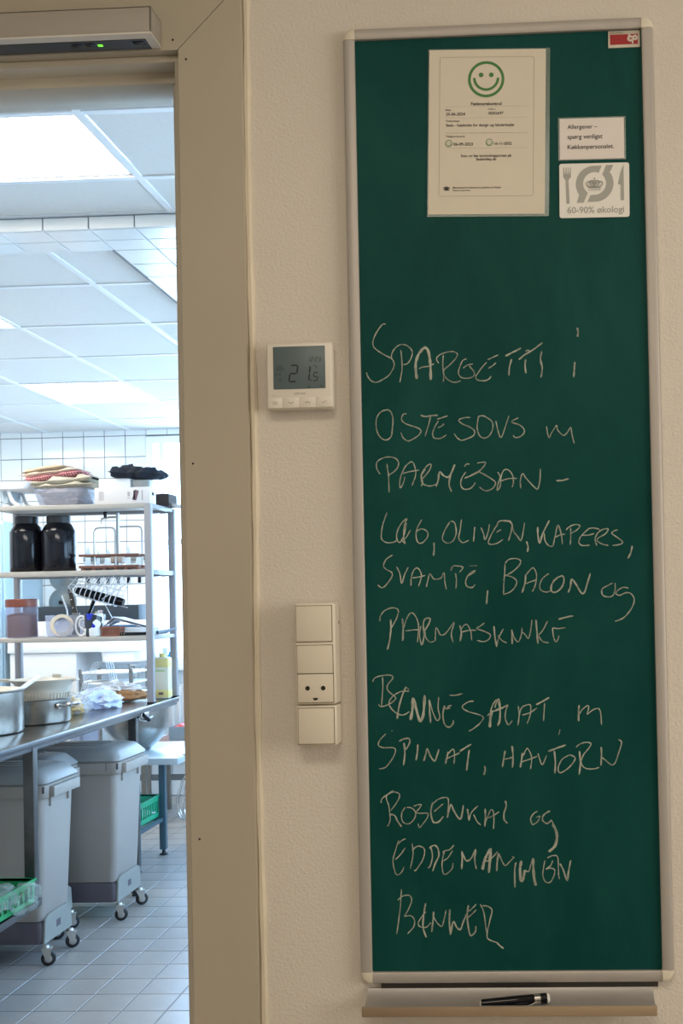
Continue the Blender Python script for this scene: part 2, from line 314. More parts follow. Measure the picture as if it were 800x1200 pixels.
 'spinat': [('t',[320,11950,300,11940]), ('t',[230,11910,150,11830,130,11760,200,11730,310,11730,350,11700,320,11610,220,11480,130,11460]), ('m',[400,11810,460,11840,530,11840,530,11780,480,11700]), ('m',[460,11790,470,11660,450,11500]), ('m',[640,11770,630,11660,610,11560]), ('m',[710,11550,740,11640,760,11710,800,11610,850,11550,880,11610,910,11700]), ('m',[990,11510,1010,11590,1030,11670]), ('t',[1020,11630,1090,11700,1110,11630,1100,11510]), ('t',[990,11570,1080,11610,1180,11650]), ('m',[1180,11670,1260,11720,1330,11760]), ('m',[1300,11690,1280,11560,1260,11420]), ('m',[1490,11480,1500,11430,1480,11360])],
 'havtorn': [('m',[1760,11670,1740,11560,1720,11460]), ('m',[1850,11730,1860,11600,1850,11450]), ('t',[1750,11560,1810,11570,1860,11590]), ('m',[1950,11450,1970,11550,1980,11640]), ('t',[1990,11600,2030,11680,2060,11680,2100,11570,2080,11430]), ('t',[1960,11520,2060,11550,2170,11590]), ('t',[2180,11630,2200,11560,2230,11480,2270,11550,2290,11600]), ('m',[2310,11650,2420,11690,2540,11730]), ('m',[2390,11660,2400,11510,2390,11370]), ('t',[2560,11590,2490,11550,2440,11460,2440,11390,2480,11380,2570,11440,2640,11520,2650,11570,2590,11600,2540,11580]), ('m',[2710,11650,2720,11500,2700,11350]), ('t',[2670,11700,2720,11740,2800,11760,2860,11740,2820,11670,2760,11600,2730,11500,2780,11430,2890,11420,2960,11440]), ('m',[2990,11700,2990,11580,2980,11460]), ('t',[2990,11570,3050,11520,3110,11470,3160,11490,3210,11620,3250,11750,3210,11790]), ('t',[2470,11930,2450,11860])],
 'rosenkal': [('t',[150,11020,160,11070,220,11120,310,11160,380,11140,390,11100,350,11020,270,10920]), ('t',[310,11180,230,11120,220,11070,250,10980,260,10860,260,10790,230,10720]), ('m',[260,10870,320,10860,360,10780,410,10710]), ('t',[220,10730,240,10720]), ('t',[460,10960,420,10900,410,10820,440,10760,510,10750,580,10820,590,10900,540,10950,480,10960]), ('t',[570,10970,620,10990,670,10990,620,10920,590,10890,670,10880,750,10880,740,10820,680,10740,640,10700,620,10750]), ('m',[820,11020,790,10920,800,10810,830,10760,890,10770,950,10840]), ('t',[830,11010,890,11060,980,11080,1020,11040,1000,10820]), ('t',[830,10900,880,10940,950,11000]), ('m',[1000,10820,1020,10900,1050,10990,1090,10900,1150,10810,1180,10820,1210,10980]), ('m',[1260,10930,1270,10860,1280,10780]), ('t',[1280,10780,1310,10880,1400,10970]), ('t',[1340,10860,1380,10770,1430,10720]), ('m',[1490,10930,1490,10820,1480,10700]), ('t',[1480,10740,1530,10850,1560,10910,1590,10900,1600,10800,1590,10670]), ('t',[1520,10810,1590,10840,1670,10890]), ('m',[1750,11030,1760,10960,1730,10870,1730,10790,1770,10740]), ('t',[2160,10890,2110,10860,2070,10800,2080,10740,2100,10720,2160,10760,2190,10830]), ('t',[2140,10810,2190,10830]), ('m',[2320,10890,2260,10860,2220,10810,2230,10760,2280,10730,2330,10770]), ('m',[2330,10780,2360,10720]), ('w',[2350,10720,2390,10640,2400,10550,2370,10440,2290,10370])],
 'eddemammen': [('t',[370,10540,330,10430,290,10290,300,10180,330,10100,390,10120,430,10200]), ('t',[360,10490,400,10530,460,10560]), ('t',[320,10290,390,10360,450,10440]), ('t',[540,10500,550,10360,510,10170]), ('t',[540,10410,610,10460,680,10440,700,10390,670,10280,580,10150,560,10160]), ('t',[780,10440,800,10330,770,10210,740,10180]), ('m',[760,10430,820,10470,870,10430,880,10330,830,10230,800,10140]), ('t',[930,10370,960,10400,1020,10410,1080,10470]), ('t',[960,10400,930,10300,920,10190,940,10100,990,10110,1050,10170,1060,10240]), ('t',[940,10270,1000,10310,1060,10400]), ('m',[1180,10390,1180,10280,1170,10160]), ('m',[1180,10370,1230,10270,1290,10290,1360,10410,1340,10290,1360,10160]), ('w',[1440,10150,1460,10240,1500,10340,1550,10410,1540,10310,1520,10110]), ('t',[1440,10240,1540,10280,1640,10380]), ('m',[1620,10130,1630,10250,1650,10360]), ('t',[1650,10360,1690,10260,1730,10200,1780,10240,1850,10310]), ('t',[1820,10320,1850,10300]), ('m',[1870,10240,1850,10130,1850,9920]), ('w',[1940,10260,1920,10150,1930,10000,1960,10040,1980,10140]), ('t',[1980,10140,2030,10120,2060,10210,2090,10290]), ('w',[2090,10290,2090,10160,2100,10020,2120,9940]), ('t',[2240,10260,2220,10160,2210,10070,2240,9990,2300,9980,2350,10060,2360,10140,2300,10160,2250,10150,2310,10190,2340,10260]), ('t',[2270,10290,2340,10320,2400,10310,2410,10230,2410,10090,2420,10020]), ('m',[2430,10220,2470,10140,2520,10000,2540,10120,2570,10260])],
 'bonner': [('t',[390,9910,370,9670,320,9340]), ('t',[340,9770,400,9820,490,9830,520,9770,480,9660,420,9560]), ('t',[420,9560,500,9570,550,9520,540,9430,460,9340]), ('t',[700,9620,650,9560,600,9480,620,9430,700,9420,760,9480]), ('m',[700,9730,670,9570,660,9420,700,9290]), ('m',[800,9620,790,9510,770,9360]), ('t',[800,9550,840,9480,900,9430,930,9510,960,9640]), ('m',[1010,9650,1000,9500,1010,9320]), ('m',[1010,9320,1050,9490,1090,9420,1140,9390,1180,9490,1230,9600]), ('m',[1250,9700,1230,9560,1250,9360,1280,9310,1330,9360,1340,9430]), ('t',[1250,9620,1290,9650,1350,9710]), ('t',[1240,9540,1300,9590,1350,9640]), ('t',[1400,9710,1440,9620,1460,9480,1480,9320]), ('t',[1430,9690,1500,9680,1550,9630,1520,9500,1480,9330,1500,9260,1600,9220]), ('m',[1600,9220,1650,9170,1690,9140])],
}
# ---------------- hall (this side of the wall) ----------------
def panel(b, pts): return b.poly(pts, [tuple(range(len(pts)))])
TH = 0.12
DX = -0.239            # right side of the opening
DL = -1.16             # left side of the opening
DH = 2.078
# wall with the doorway
b = MB()
b.box(DX, 2.4, 0, TH, 0, 2.75); b.box(-1.8, DL, 0, TH, 0, 2.75); b.box(DL, DX, 0, TH, DH, 2.75)
structure('wall_front', b, wall_paint, smooth=False)
structure('wall_right', MB().box(2.4, 2.45, -3.2, 0, 0, 2.75), wall_paint, smooth=False)
structure('wall_left', MB().box(-1.85, -1.8, -3.2, 0, 0, 2.75), wall_paint, smooth=False)
structure('wall_rear', MB().box(-1.85, 2.45, -3.25, -3.2, 0, 2.75), wall_paint, smooth=False)
structure('ceiling_2', MB().box(-1.85, 2.45, -3.25, 0.0, 2.75, 2.8), mat('hall_ceiling_paint', (0.7, 0.66, 0.58), 0.8), smooth=False)
structure('floor_2', MB().box(-1.85, 2.45, -3.25, TH, -0.05, 0.0), mat('hall_floor_lino', (0.33, 0.27, 0.2), 0.4, noise=0.1), smooth=False)
# door frame
dr = Thing('door_1', kind='structure')
CW = 0.0835
ci = DX + 0.008; co = ci + CW
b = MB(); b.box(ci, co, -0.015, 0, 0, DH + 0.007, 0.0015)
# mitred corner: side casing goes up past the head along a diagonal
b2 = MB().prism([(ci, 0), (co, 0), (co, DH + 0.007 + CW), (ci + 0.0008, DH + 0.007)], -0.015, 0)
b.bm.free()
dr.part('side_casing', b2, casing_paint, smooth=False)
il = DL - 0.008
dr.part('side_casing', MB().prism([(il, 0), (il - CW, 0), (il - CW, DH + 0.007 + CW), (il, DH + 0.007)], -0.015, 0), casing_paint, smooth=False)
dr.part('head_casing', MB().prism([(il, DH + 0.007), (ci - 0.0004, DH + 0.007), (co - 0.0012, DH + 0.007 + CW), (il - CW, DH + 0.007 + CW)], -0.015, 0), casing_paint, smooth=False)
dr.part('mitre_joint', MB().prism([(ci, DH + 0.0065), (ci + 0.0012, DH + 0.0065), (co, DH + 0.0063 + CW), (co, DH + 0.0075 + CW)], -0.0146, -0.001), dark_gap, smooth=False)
# jamb and stop
b = MB(); b.box(DX - 0.0008, DX + 0.0078, -0.0015, TH, 0, DH + 0.004, 0.0008)
dr.part('jamb', b, jamb_paint)
dr.part('jamb', MB().box(DL - 0.004, DL, 0, TH, 0, DH), jamb_paint)
b = MB(); b.box(DX - 0.014, DX, 0.030, 0.075, 0, DH, 0.001)
dr.part('door_stop', b, jamb_paint)
dr.part('door_stop', MB().box(DL, DL + 0.014, 0.03, 0.075, 0, DH, 0.001), jamb_paint)
dr.part('seal', MB().box(DX - 0.003, DX, 0.023, 0.0295, 0, DH - 0.01), rubber)
b = MB(); b.box(DL, DX + .0078, -0.0018, TH, DH - 0.002, DH + 0.0065, 0.0006); b.box(DL, DX, 0.026, 0.078, DH - 0.016, DH, 0.001)
dr.part('head_jamb', b, jamb_paint)
for (xx, zz) in ((ci + 0.011, DH - 0.006), (ci + 0.011, 1.545), (ci + 0.011, 1.06)):
    dr.part('nail_head', MB().lathe([(0.0001, -0.0009), (0.0014, -0.0006), (0.0014, 0.001)], (xx, -0.015, zz), 8, 'y'), dark_gap)
dr.part('nail_head', MB().lathe([(0.0001, -0.0009), (0.0014, -0.0006), (0.0014, 0.001)], (ci - 0.006, -0.015, DH + 0.02), 8, 'y'), dark_gap)
# filler bead between casing and wall
b = MB(); pts = []
for i in range(61):
    z = 2.165 * i / 60; pts.append((co + 0.0035 + 0.0012 * sin(z * 9), -0.001, z))
b.tube(pts, [0.0052 + 0.001 * sin(k * 1.7) for k in range(61)], 8)
structure('trim_1', b, caulk)

# door sensor
t = Thing('door_sensor', 'flat grey box of an automatic door sensor fixed above the doorway', 'door sensor', (-0.6, -0.034, 2.09))
b = MB(); x0, x1, ya, yb, z0, z1 = -1.05, -0.252, -0.053, -0.016, 2.0895, 2.1225
b.box(x0, x1, ya, ya + 0.003, z0, z1, 0.0012); b.box(x0, x1, ya, yb, z1 - 0.003, z1, 0.0012); b.box(x1 - 0.003, x1, ya, yb, z0, z1, 0.0012); b.box(x0, x0 + 0.003, ya, yb, z0, z1, 0.0012)
t.part('cover', b, mat('sensor_grey_cover', (0.34, 0.31, 0.27), 0.45))
t.part('cover_rim', MB().box(x0, x1, ya, yb, z0 - 0.0022, z0 + 0.0004, 0.0008), mat('sensor_pale_rim', (0.62, 0.60, 0.56), 0.4))
t.part('underside', MB().box(x0 + 0.004, x1 - 0.012, ya + 0.0125, yb - .0005, z0 - 0.0030, z0 - .001), mat('sensor_dark_lens', (0.05, 0.052, 0.055), 0.25))
for xx in (-0.365, -0.347, -0.283):
    t.part('lens_window', MB().box(xx, xx + 0.015, ya + 0.016, ya + 0.025, z0 - 0.0036, z0 - .002, 0.0006), black_gloss)
t.part('indicator_light', MB().box(-0.3295, -0.3235, ya + 0.0205, ya + 0.0245, z0 - 0.0038, z0 - .002, 0.0005), mat('green_led', (0.18, 1.0, 0.04), 0.4, emit=0.7))

# ---------------- chalkboard ----------------
bd = Thing('chalkboard', 'tall narrow green chalkboard with grey metal frame and handwritten menu', 'chalkboard', (0.185, 0, 0.872))
m = bpy.data.materials.new('green_board_surface'); m.use_nodes = True
n = m.node_tree.nodes; l = m.node_tree.links; bb = n['Principled BSDF']; bb.inputs['Roughness'].default_value = 0.5; bb.inputs['Specular IOR Level'].default_value = 0.10
tcn = n.new('ShaderNodeTexCoord'); mp = n.new('ShaderNodeMapping'); mp.inputs['Scale'].default_value = (1, 1, 0.45)
l.new(tcn.outputs['Object'], mp.inputs[0])
t1 = n.new('ShaderNodeTexNoise'); t1.inputs['Scale'].default_value = 7; t1.inputs['Detail'].default_value = 7; t1.inputs['Roughness'].default_value = 0.65; t1.inputs['Distortion'].default_value = 0.6
l.new(mp.outputs[0], t1.inputs['Vector'])
r = n.new('ShaderNodeValToRGB'); r.color_ramp.elements[0].position = 0.40; r.color_ramp.elements[1].position = 0.80
r.color_ramp.elements[0].color = (0.0018, 0.052, 0.046, 1); r.color_ramp.elements[1].color = (0.009, 0.078, 0.068, 1)
l.new(t1.outputs['Fac'], r.inputs[0])
t2 = n.new('ShaderNodeTexNoise'); t2.inputs['Scale'].default_value = 900; l.new(tcn.outputs['Object'], t2.inputs['Vector'])
mx = n.new('ShaderNodeMixRGB'); mx.blend_type = 'OVERLAY'; mx.inputs[0].default_value = 0.25
l.new(r.outputs[0], mx.inputs[1]); l.new(t2.outputs['Fac'], mx.inputs[2]); l.new(mx.outputs[0], bb.inputs['Base Color'])
board_green = m
BX0, BX1, BZ0, BZ1 = 0.0, 0.37, 0.886, 2.0895
bd.part('board_panel', MB().box(BX0 - 0.004, BX1 + 0.004, -0.008, -0.002, BZ0 - 0.004, BZ1 + 0.004), board_green, smooth=False)
def rail(horizontal, a, b_, s0, sgn):
    # section across the rail: lip over the board, flat, rounded outside
    prof = [(0, -0.008), (0, -0.0125), (0.0015, -0.0135), (0.0105, -0.0135), (0.0135, -0.0122), (0.0150, -0.009), (0.0152, -0.0005), (0.0, -0.0005)]
    mb = MB(); rings = []
    for q in (a, b_):
        rings.append([((q, y, s0 + sgn * u) if horizontal else (s0 + sgn * u, y, q)) for u, y in prof])
    return mb.loft(rings)
bd.part('frame_rail', rail(True, BX0, BX1, BZ1, 1), alu); bd.part('frame_rail', rail(True, BX0, BX1, BZ0, -1), alu)
bd.part('frame_rail', rail(False, BZ0, BZ1, BX0, -1), alu); bd.part('frame_rail', rail(False, BZ0, BZ1, BX1, 1), alu)
for (xx, zz, sx, sz) in ((BX0, BZ0, -1, -1), (BX1, BZ0, 1, -1), (BX0, BZ1, -1, 1), (BX1, BZ1, 1, 1)):
    prof = [(0.0155, -0.0012, 0), (0.0155, -0.0095, 0), (0.0135, -0.0134, 0), (0.0105, -0.0146, 0), (-0.0005, -0.0148, 0)]
    rings = []
    for rad, y, _ in prof:
        ring = [(xx + sx * -0.0008, y, zz + sz * -0.0008)] if rad > 0 else None
        rad = max(rad, 0.0005)
        ring = [(xx - sx * 0.0006, y, zz - sz * 0.0006)]
        for k in range(9):
            a = radians(90 * k / 8); ring.append((xx + sx * rad * cos(a), y, zz + sz * rad * sin(a)))
        rings.append(ring)
    bd.part('frame_corner', MB().loft(rings), cream_plastic, angle=50)
# maker's badge, top right corner of the panel
bg_ = bd.part('badge', MB().box(0.3275, 0.3685, -0.0095, -0.0079, 2.0665, 2.0885, 0.0006), mat('badge_metal', (0.55, 0.50, 0.42), 0.45, 0.3), label='small metal badge with a red field and pale emblem')
o = MB().box(0.3300, 0.3655, -0.0098, -0.0094, 2.0705, 2.0835).build('badge_field', mat('badge_red', (0.33, 0.008, 0.01), 0.4), bg_, bd.off)
b = MB()
disc_ring(b, 0.3560, 2.0777, 0.0012, 0.0040, -0.00995, 30, 330); disc_ring(b, 0.3618, 2.0787, 0.0010, 0.0036, -0.00995, 0, 360)
b.box(0.3578, 0.3598, -0.00998, -0.0099, 2.0710, 2.0770); b.box(0.3530, 0.3560, -0.00995, -0.0099, 2.0815, 2.0832)
b.build('badge_emblem', mat('badge_pale', (0.60, 0.55, 0.48), 0.5), bg_, bd.off)
lettering('boards scandinavia', 0.3305, 0.3470, 2.0851, -0.0096, 0.01).build('badge_lettering', black_ink, bg_, bd.off, smooth=False)
# chalk handwriting
m = bpy.data.materials.new('chalk_stroke'); m.use_nodes = True
n = m.node_tree.nodes; l = m.node_tree.links; bb = n['Principled BSDF']; bb.inputs['Base Color'].default_value = (0.46, 0.48, 0.41, 1); bb.inputs['Roughness'].default_value = 0.95
tcn = n.new('ShaderNodeTexCoord'); tn = n.new('ShaderNodeTexNoise'); tn.inputs['Scale'].default_value = 750; tn.inputs['Detail'].default_value = 4
l.new(tcn.outputs['Object'], tn.inputs['Vector'])
tn2 = n.new('ShaderNodeTexNoise'); tn2.inputs['Scale'].default_value = 60; l.new(tcn.outputs['Object'], tn2.inputs['Vector'])
ad = n.new('ShaderNodeMath'); ad.operation = 'ADD'; l.new(tn.outputs['Fac'], ad.inputs[0]); l.new(tn2.outputs['Fac'], ad.inputs[1])
rm = n.new('ShaderNodeValToRGB'); rm.color_ramp.elements[0].position = 0.36; rm.color_ramp.elements[1].position = 0.62
hv = n.new('ShaderNodeMath'); hv.operation = 'MULTIPLY'; hv.inputs[1].default_value = 0.5
l.new(ad.outputs[0], hv.inputs[0]); l.new(hv.outputs[0], rm.inputs[0])
rm.color_ramp.elements[0].color = (0.42, 0.42, 0.42, 1); rm.color_ramp.elements[1].color = (1, 1, 1, 1)
l.new(rm.outputs[0], bb.inputs['Alpha'])
chalk_m = m
WID = {'t': 0.00145, 'm': 0.0020, 'w': 0.0033}
TXT = {'spargetti': 'SPARGETTI i', 'ostesous': 'OSTESOUS m', 'parmesan': 'PARMESAN', 'log': 'LØG, OLIVEN', 'kapers': 'KAPERS', 'svampe': 'SVAMPE',
       'bacon': 'BACON og', 'parmaskinke': 'PARMASKINKE', 'bonnesalat': 'BØNNESALAT m', 'spinat': 'SPINAT', 'havtorn': 'HAVTORN', 'rosenkal': 'ROSENKÅL og',
       'eddemammen': 'EDDEMAMMEN', 'bonner': 'BØNNER'}
def ribbon(mb, P, w, y):
    P = [Vector((a, 0, c)) for a, c in P]; N = len(P); rings = []
    for i, p in enumerate(P):
        d = P[min(i + 1, N - 1)] - P[max(i - 1, 0)]
        if d.length < 1e-7: d = Vector((1, 0, 0))
        d.normalize(); nn = Vector((-d.z, 0, d.x))
        e = 0.55 if i in (0, N - 1) else 1.0
        ww = w * 0.5 * e * (1 + 0.16 * sin(i * 1.3) + random.uniform(-.12, .12))
        jit = random.uniform(-.00008, .00008)
        rings.append([p + nn * (ww + jit) + Vector((0, y, 0)), p + Vector((0, y - 0.00025, 0)), p - nn * (ww - jit) + Vector((0, y, 0))])
    vsx = [[mb.bm.verts.new(q) for q in rg] for rg in rings]
    for a, c in zip(vsx[:-1], vsx[1:]):
        mb.bm.faces.new((a[0], a[1], c[1], c[0])); mb.bm.faces.new((a[1], a[2], c[2], c[1]))
k = 0
for nm, sts in CHALK.items():
    strokes = sorted([(min(fl[0::2]), max(fl[0::2]), w, [(fl[i] / 1e4, fl[i + 1] / 1e4) for i in range(0, len(fl), 2)]) for w, fl in sts], key=lambda q: q[0])
    words = []; right = -1e9
    for s_ in strokes:
        if s_[0] > right + 95: words.append([])
        words[-1].append(s_); right = max(right, s_[1])
    for wd in words:
        mb = MB()
        for _, _, w, P in wd:
            k += 1
            ribbon(mb, smoothline(P, 4), WID[w], -0.00815 - 0.00001 * (k % 9))
        bd.part('chalk_writing', mb, chalk_m, smooth=False)

# ---------------- chalk tray + marker ----------------
t = Thing('chalk_tray', 'narrow aluminium tray fixed to the wall just below the chalkboard', 'tray', (0.178, -0.025, 0.84))
prof = [(-0.0, 0.8595), (-0.0, 0.8435), (-0.006, 0.8415), (-0.046, 0.8395), (-0.050, 0.8405), (-0.052, 0.8440), (-0.052, 0.8530), (-0.0495, 0.8540), (-0.0480, 0.8515), (-0.043, 0.8480), (-0.036, 0.8468), (-0.026, 0.8475), (-0.016, 0.8500), (-0.008, 0.8545), (-0.004, 0.8600)]
tx0, tx1 = -0.0075, 0.3580
prof = [(y, z + 0.003) for y, z in prof]
t.part('channel', MB().loft([[(q, y, z) for y, z in prof] for q in (tx0, tx1)]), alu_tray, angle=60)
t.part('front_lip', MB().box(tx0, tx1, -0.0535, -0.0515, 0.8450, 0.8572, 0.0006), mat('lip_wood_reflection', (0.36, 0.27, 0.18), 0.45, 0.3, noise=0.12, nscale=18, stretch=(.3, 1, 1)), label='front lip with a brown reflection painted in')  # brown of the lip is a wood-coloured reflection put into the base colour
t.part('gap_shade_strip', MB().box(0.01, 0.365, -0.005, 0, 0.8630, 0.8705, 0.0006), mat('gap_shade', (0.06, 0.055, 0.05), 0.5, 0.5))  # dark strip added for the shaded gap between board and tray
# marker: lies along x, slightly turned
t = Thing('marker_pen', 'black marker pen with a pocket clip lying in the tray', 'pen', (0.184, -0.033, 0.8568), (0, radians(-1.8), radians(7)), local=True); t.o.scale = (1.08, 1.15, 1.15)
t.part('barrel', MB().lathe([(0.0001, -0.0405), (0.0040, -0.0405), (0.0045, -0.038), (0.0054, -0.002), (0.0055, 0.020), (0.0050, 0.0215)], (0, 0, 0), 20, 'x'), black_gloss)
t.part('ring', MB().lathe([(0.0051, 0.0213), (0.0056, 0.0215), (0.0056, 0.0285), (0.0051, 0.0287)], (0, 0, 0), 20, 'x'), chrome, label='silver ring')
t.part('cap', MB().lathe([(0.0050, 0.0283), (0.0056, 0.0287), (0.0056, 0.036), (0.005, 0.0365)], (0, 0, 0), 20, 'x'), black_gloss)
t.part('end_button', MB().lathe([(0.0052, 0.0362), (0.0050, 0.0385), (0.0035, 0.0397), (0.0001, 0.0400)], (0, 0, 0), 20, 'x'), label_white, label='white end button')
t.part('clip', MB().tube(smoothline([(0.024, -0.0052, -0.0010), (0.015, -0.0068, -0.0036), (0.004, -0.0070, -0.0046), (-0.002, -0.0064, -0.0046)]), 0.0007), chrome, label='silver pocket clip')
t.part('nib_holder', MB().box(-0.0425, -0.0395, -0.0010, 0.0010, -0.0026, 0.0026, 0.0004), label_white)

# ---------------- papers on the board ----------------
def paper_thing(name, label, cat, tl, ang, w, h, m, film=None, bev=None, y=-0.0085, name_sheet='sheet'):
    t = Thing(name, label, cat, (tl[0], y, tl[1]), (0, ang, 0), local=True)
    if film:
        fx, fz = film
        t.part('laminate_film', MB().box(-fx[0], w + fx[1], -0.0004, 0.0003, -h - fz[1], fz[0], 0.0002, 1), laminate, smooth=False)
    if bev:
        ring = [(x, z) for x, z, _ in [(p[0], p[1], 0) for p in rr_ring(0, w, -h, 0, 0, bev)]]
        t.part(name_sheet, MB().prism(ring, -0.0008, 0.0004), m, smooth=False)
    else:
        t.part(name_sheet, MB().box(0, w, -0.0008, 0.0002, -h, 0), m, smooth=False)
    return t
s5 = 1.1e-3 / 5.517
ct = paper_thing('inspection_certificate', 'laminated food inspection sheet with a green smiling face on chalkboard', 'notice', (0.0971, 2.0735), 0.028, 0.1505, 0.2135, paper, film=((0.0015, 0.0055), (0.0015, 0.003)))
Y0 = -0.0010
def c1(x, y): return ((x - 17) * s5, -(y - 22) * s5)
def c2(x, y): return ((x - 17) * s5, -((150 - 55) * 5.517 + y - 22) * s5)
b = MB(); x0, z0 = c1(85, 70); x1, z1 = c2(697, 452)
ring = rr_ring(x0, x1, z1, z0, 0, 0.003); ring2 = rr_ring(x0 + .00045, x1 - .00045, z1 + .00045, z0 - .00045, 0, 0.0026)
nn = len(ring); b.poly([(p[0], Y0, p[1]) for p in ring] + [(p[0], Y0, p[1]) for p in ring2], [(i, (i + 1) % nn, nn + (i + 1) % nn, nn + i) for i in range(nn)])
for yy, f_ in ((392, c1), (465, c1), (565, c1), (40, c2), (138, c2)):
    xa, za = f_(125, yy); xb, _ = f_(660, yy); b.poly([(xa, Y0, za), (xb, Y0, za), (xb, Y0, za - .00022), (xa, Y0, za - .00022)], [(0, 1, 2, 3)])
ct.part('border_line', b, mat('faint_line_ink', (0.36, 0.32, 0.25), 0.6), smooth=False)
def smiley(t, cxx, czz, R, wd, m, nm='smiley'):
    b = MB(); disc_ring(b, cxx, czz, R - wd, R, Y0, n=48)
    for sx in (-1, 1): disc_ring(b, cxx + sx * R * 0.28, czz + R * 0.24, 0, R * 0.13, Y0, n=16)
    disc_ring(b, cxx, czz + R * 0.08, R * 0.58, R * 0.72, Y0, 180, 360, 24)
    t.part(nm, b, m, smooth=False)
x, z = c1(387, 216); smiley(ct, x, z, 118 * s5, 18 * s5, smile_green)
def tx(t, body, f_, xa, xb, yb, bold=0.0, m=black_ink):
    bold = bold * .5 + .008
    p = f_(xa, yb); q = f_(xb, yb); t.part('lettering', lettering(body, p[0], q[0], p[1], Y0 - .00002, bold), m, smooth=False)
tx(ct, 'Fødevarekontrol', c1, 290, 488, 385, 0.024)
tx(ct, 'Dato', c1, 125, 160, 420); tx(ct, 'CVR nr.', c1, 400, 452, 416)
tx(ct, '25-06-2024', c1, 128, 252, 450, 0.02); tx(ct, '18202697', c1, 402, 500, 446, 0.02)
tx(ct, 'Virksomhed', c1, 127, 215, 492); tx(ct, 'Skals - højskolen for design og håndarbejde', c1, 128, 570, 522, 0.015)
tx(ct, 'Tidligere kontrol', c2, 127, 250, 68)
x, z = c2(147, 108); smiley(ct, x, z, 24 * s5, 5 * s5, smile_green2, 'small_smiley')
x, z = c2(410, 103); smiley(ct, x, z, 24 * s5, 5 * s5, smile_green2, 'small_smiley')
tx(ct, '06-09-2023', c2, 178, 304, 122, 0.02); tx(ct, '16-11-2022', c2, 442, 555, 119, 0.02)
tx(ct, 'Scan og læs kontrolrapporten på', c2, 226, 553, 197, 0.02); tx(ct, 'findsmiley.dk', c2, 325, 458, 220, 0.02)
tx(ct, 'Ministeriet for Fødevarer, Landbrug og Fiskeri', c2, 176, 488, 401, 0.02); tx(ct, 'Fødevarestyrelsen', c2, 176, 290, 418)
def crown(t, cxx, czz, w, m, r=None):
    b = MB(); r = r or w * 0.045
    for th, Lg, pw in ((-62, .50, .15), (-34, .40, .13), (0, .36, .08), (34, .40, .13), (62, .50, .15)):
        s_, c_ = sin(radians(th)), cos(radians(th)); P = []
        for q in range(20):
            f = 2 * pi * q / 20; u = Lg * (.5 - .5 * cos(f)); v = pw * sin(f) * (.55 + .6 * u / Lg)
            P.append((cxx + w * (u * s_ + v * c_), Y0, czz + w * (-.10 + u * c_ - v * s_)))
        b.tube(P, r, 4, closed=True)
    for za, zb, hw in ((-.20, -.14, .36), (-.30, -.26, .34)): b.box(cxx - w * hw, cxx + w * hw, Y0 - .00012, Y0 + .0001, czz + w * za, czz + w * zb)
    disc_ring(b, cxx, czz + w * .36, 0, w * .055, Y0 - .0001, n=10)
    t.part('crown_emblem', b, m, smooth=False)
x, z = c2(136, 402); crown(ct, x, z, 44 * s5, black_ink)
# allergy notice
s8 = 1.1e-3 / 8
nt = paper_thing('allergy_notice', 'small white laminated notice about allergens right of the certificate', 'notice', (0.2632, 1.9775), 0.012, 0.0822, 0.0525, paper2, film=((0.0022, 0.0025), (0.0020, 0.0012)))
def n1(x, y): return ((x - 88) * s8, -(y - 72) * s8)
tx(nt, 'Allergener –', n1, 160, 438, 168, 0.005); tx(nt, 'spørg venligst', n1, 160, 486, 262, 0.005); tx(nt, 'Køkkenpersonalet.', n1, 160, 592, 358, 0.005)
# organic label
ok = paper_thing('organic_food_label', 'pale rounded organic label with grey crown emblem, fork and knife', 'label', (0.2615, 1.9195), 0.014, 0.0895, 0.0700, label_white, bev=0.003)
def n2(x, y): return ((x - 80) * s8, -(y - 500) * s8)
def flat(t, name, pts, m):
    b = MB(); P = [n2(*p) for p in pts]; b.poly([(p[0], Y0, p[1]) for p in P], [tuple(range(len(P)))])
    b.bm.normal_update(); bmesh.ops.triangulate(b.bm, faces=b.bm.faces[:], ngon_method='EAR_CLIP'); t.part(name, b, m, smooth=False)
def arc(cx_, cy_, r, a0, a1, n=12): return [(cx_ + r * cos(radians(a0 + (a1 - a0) * i / n)), cy_ - r * sin(radians(a0 + (a1 - a0) * i / n))) for i in range(n + 1)]
flat(ok, 'emblem_stroke', [(475, 525)] + arc(405, 697, 172, 95, 215) + [(240, 870), (305, 868), (340, 788)] + arc(407, 690, 106, 232, 68), label_grey)
flat(ok, 'emblem_stroke', [(515, 522), (582, 520), (556, 580)] + arc(410, 690, 174, 38, -80) + [(340, 865), (368, 800)] + arc(407, 690, 108, -88, 48), label_grey)
x, z = n2(407, 705); crown(ok, x, z, 165 * s8, label_grey, 165 * s8 * .04)
flat(ok, 'fork_symbol', [(115, 625), (117, 535), (125, 535), (130, 595), (137, 595), (140, 535), (147, 535), (150, 595), (156, 595), (159, 535), (166, 535), (170, 595), (176, 595), (180, 535), (188, 535), (188, 625), (165, 655), (175, 870), (160, 880), (143, 872), (138, 655)], label_grey)
flat(ok, 'knife_symbol', [(678, 515), (682, 850), (665, 858), (648, 852), (650, 708), (624, 702), (650, 590)], label_grey)
def lt(body, xa, xb, yb):
    p = n2(xa, yb); q = n2(xb, yb); ok.part('lettering', lettering(body, p[0], q[0], p[1], Y0 - .00002, 0.014), label_grey, smooth=False)
lt('60-90% økologi', 152, 680, 966)

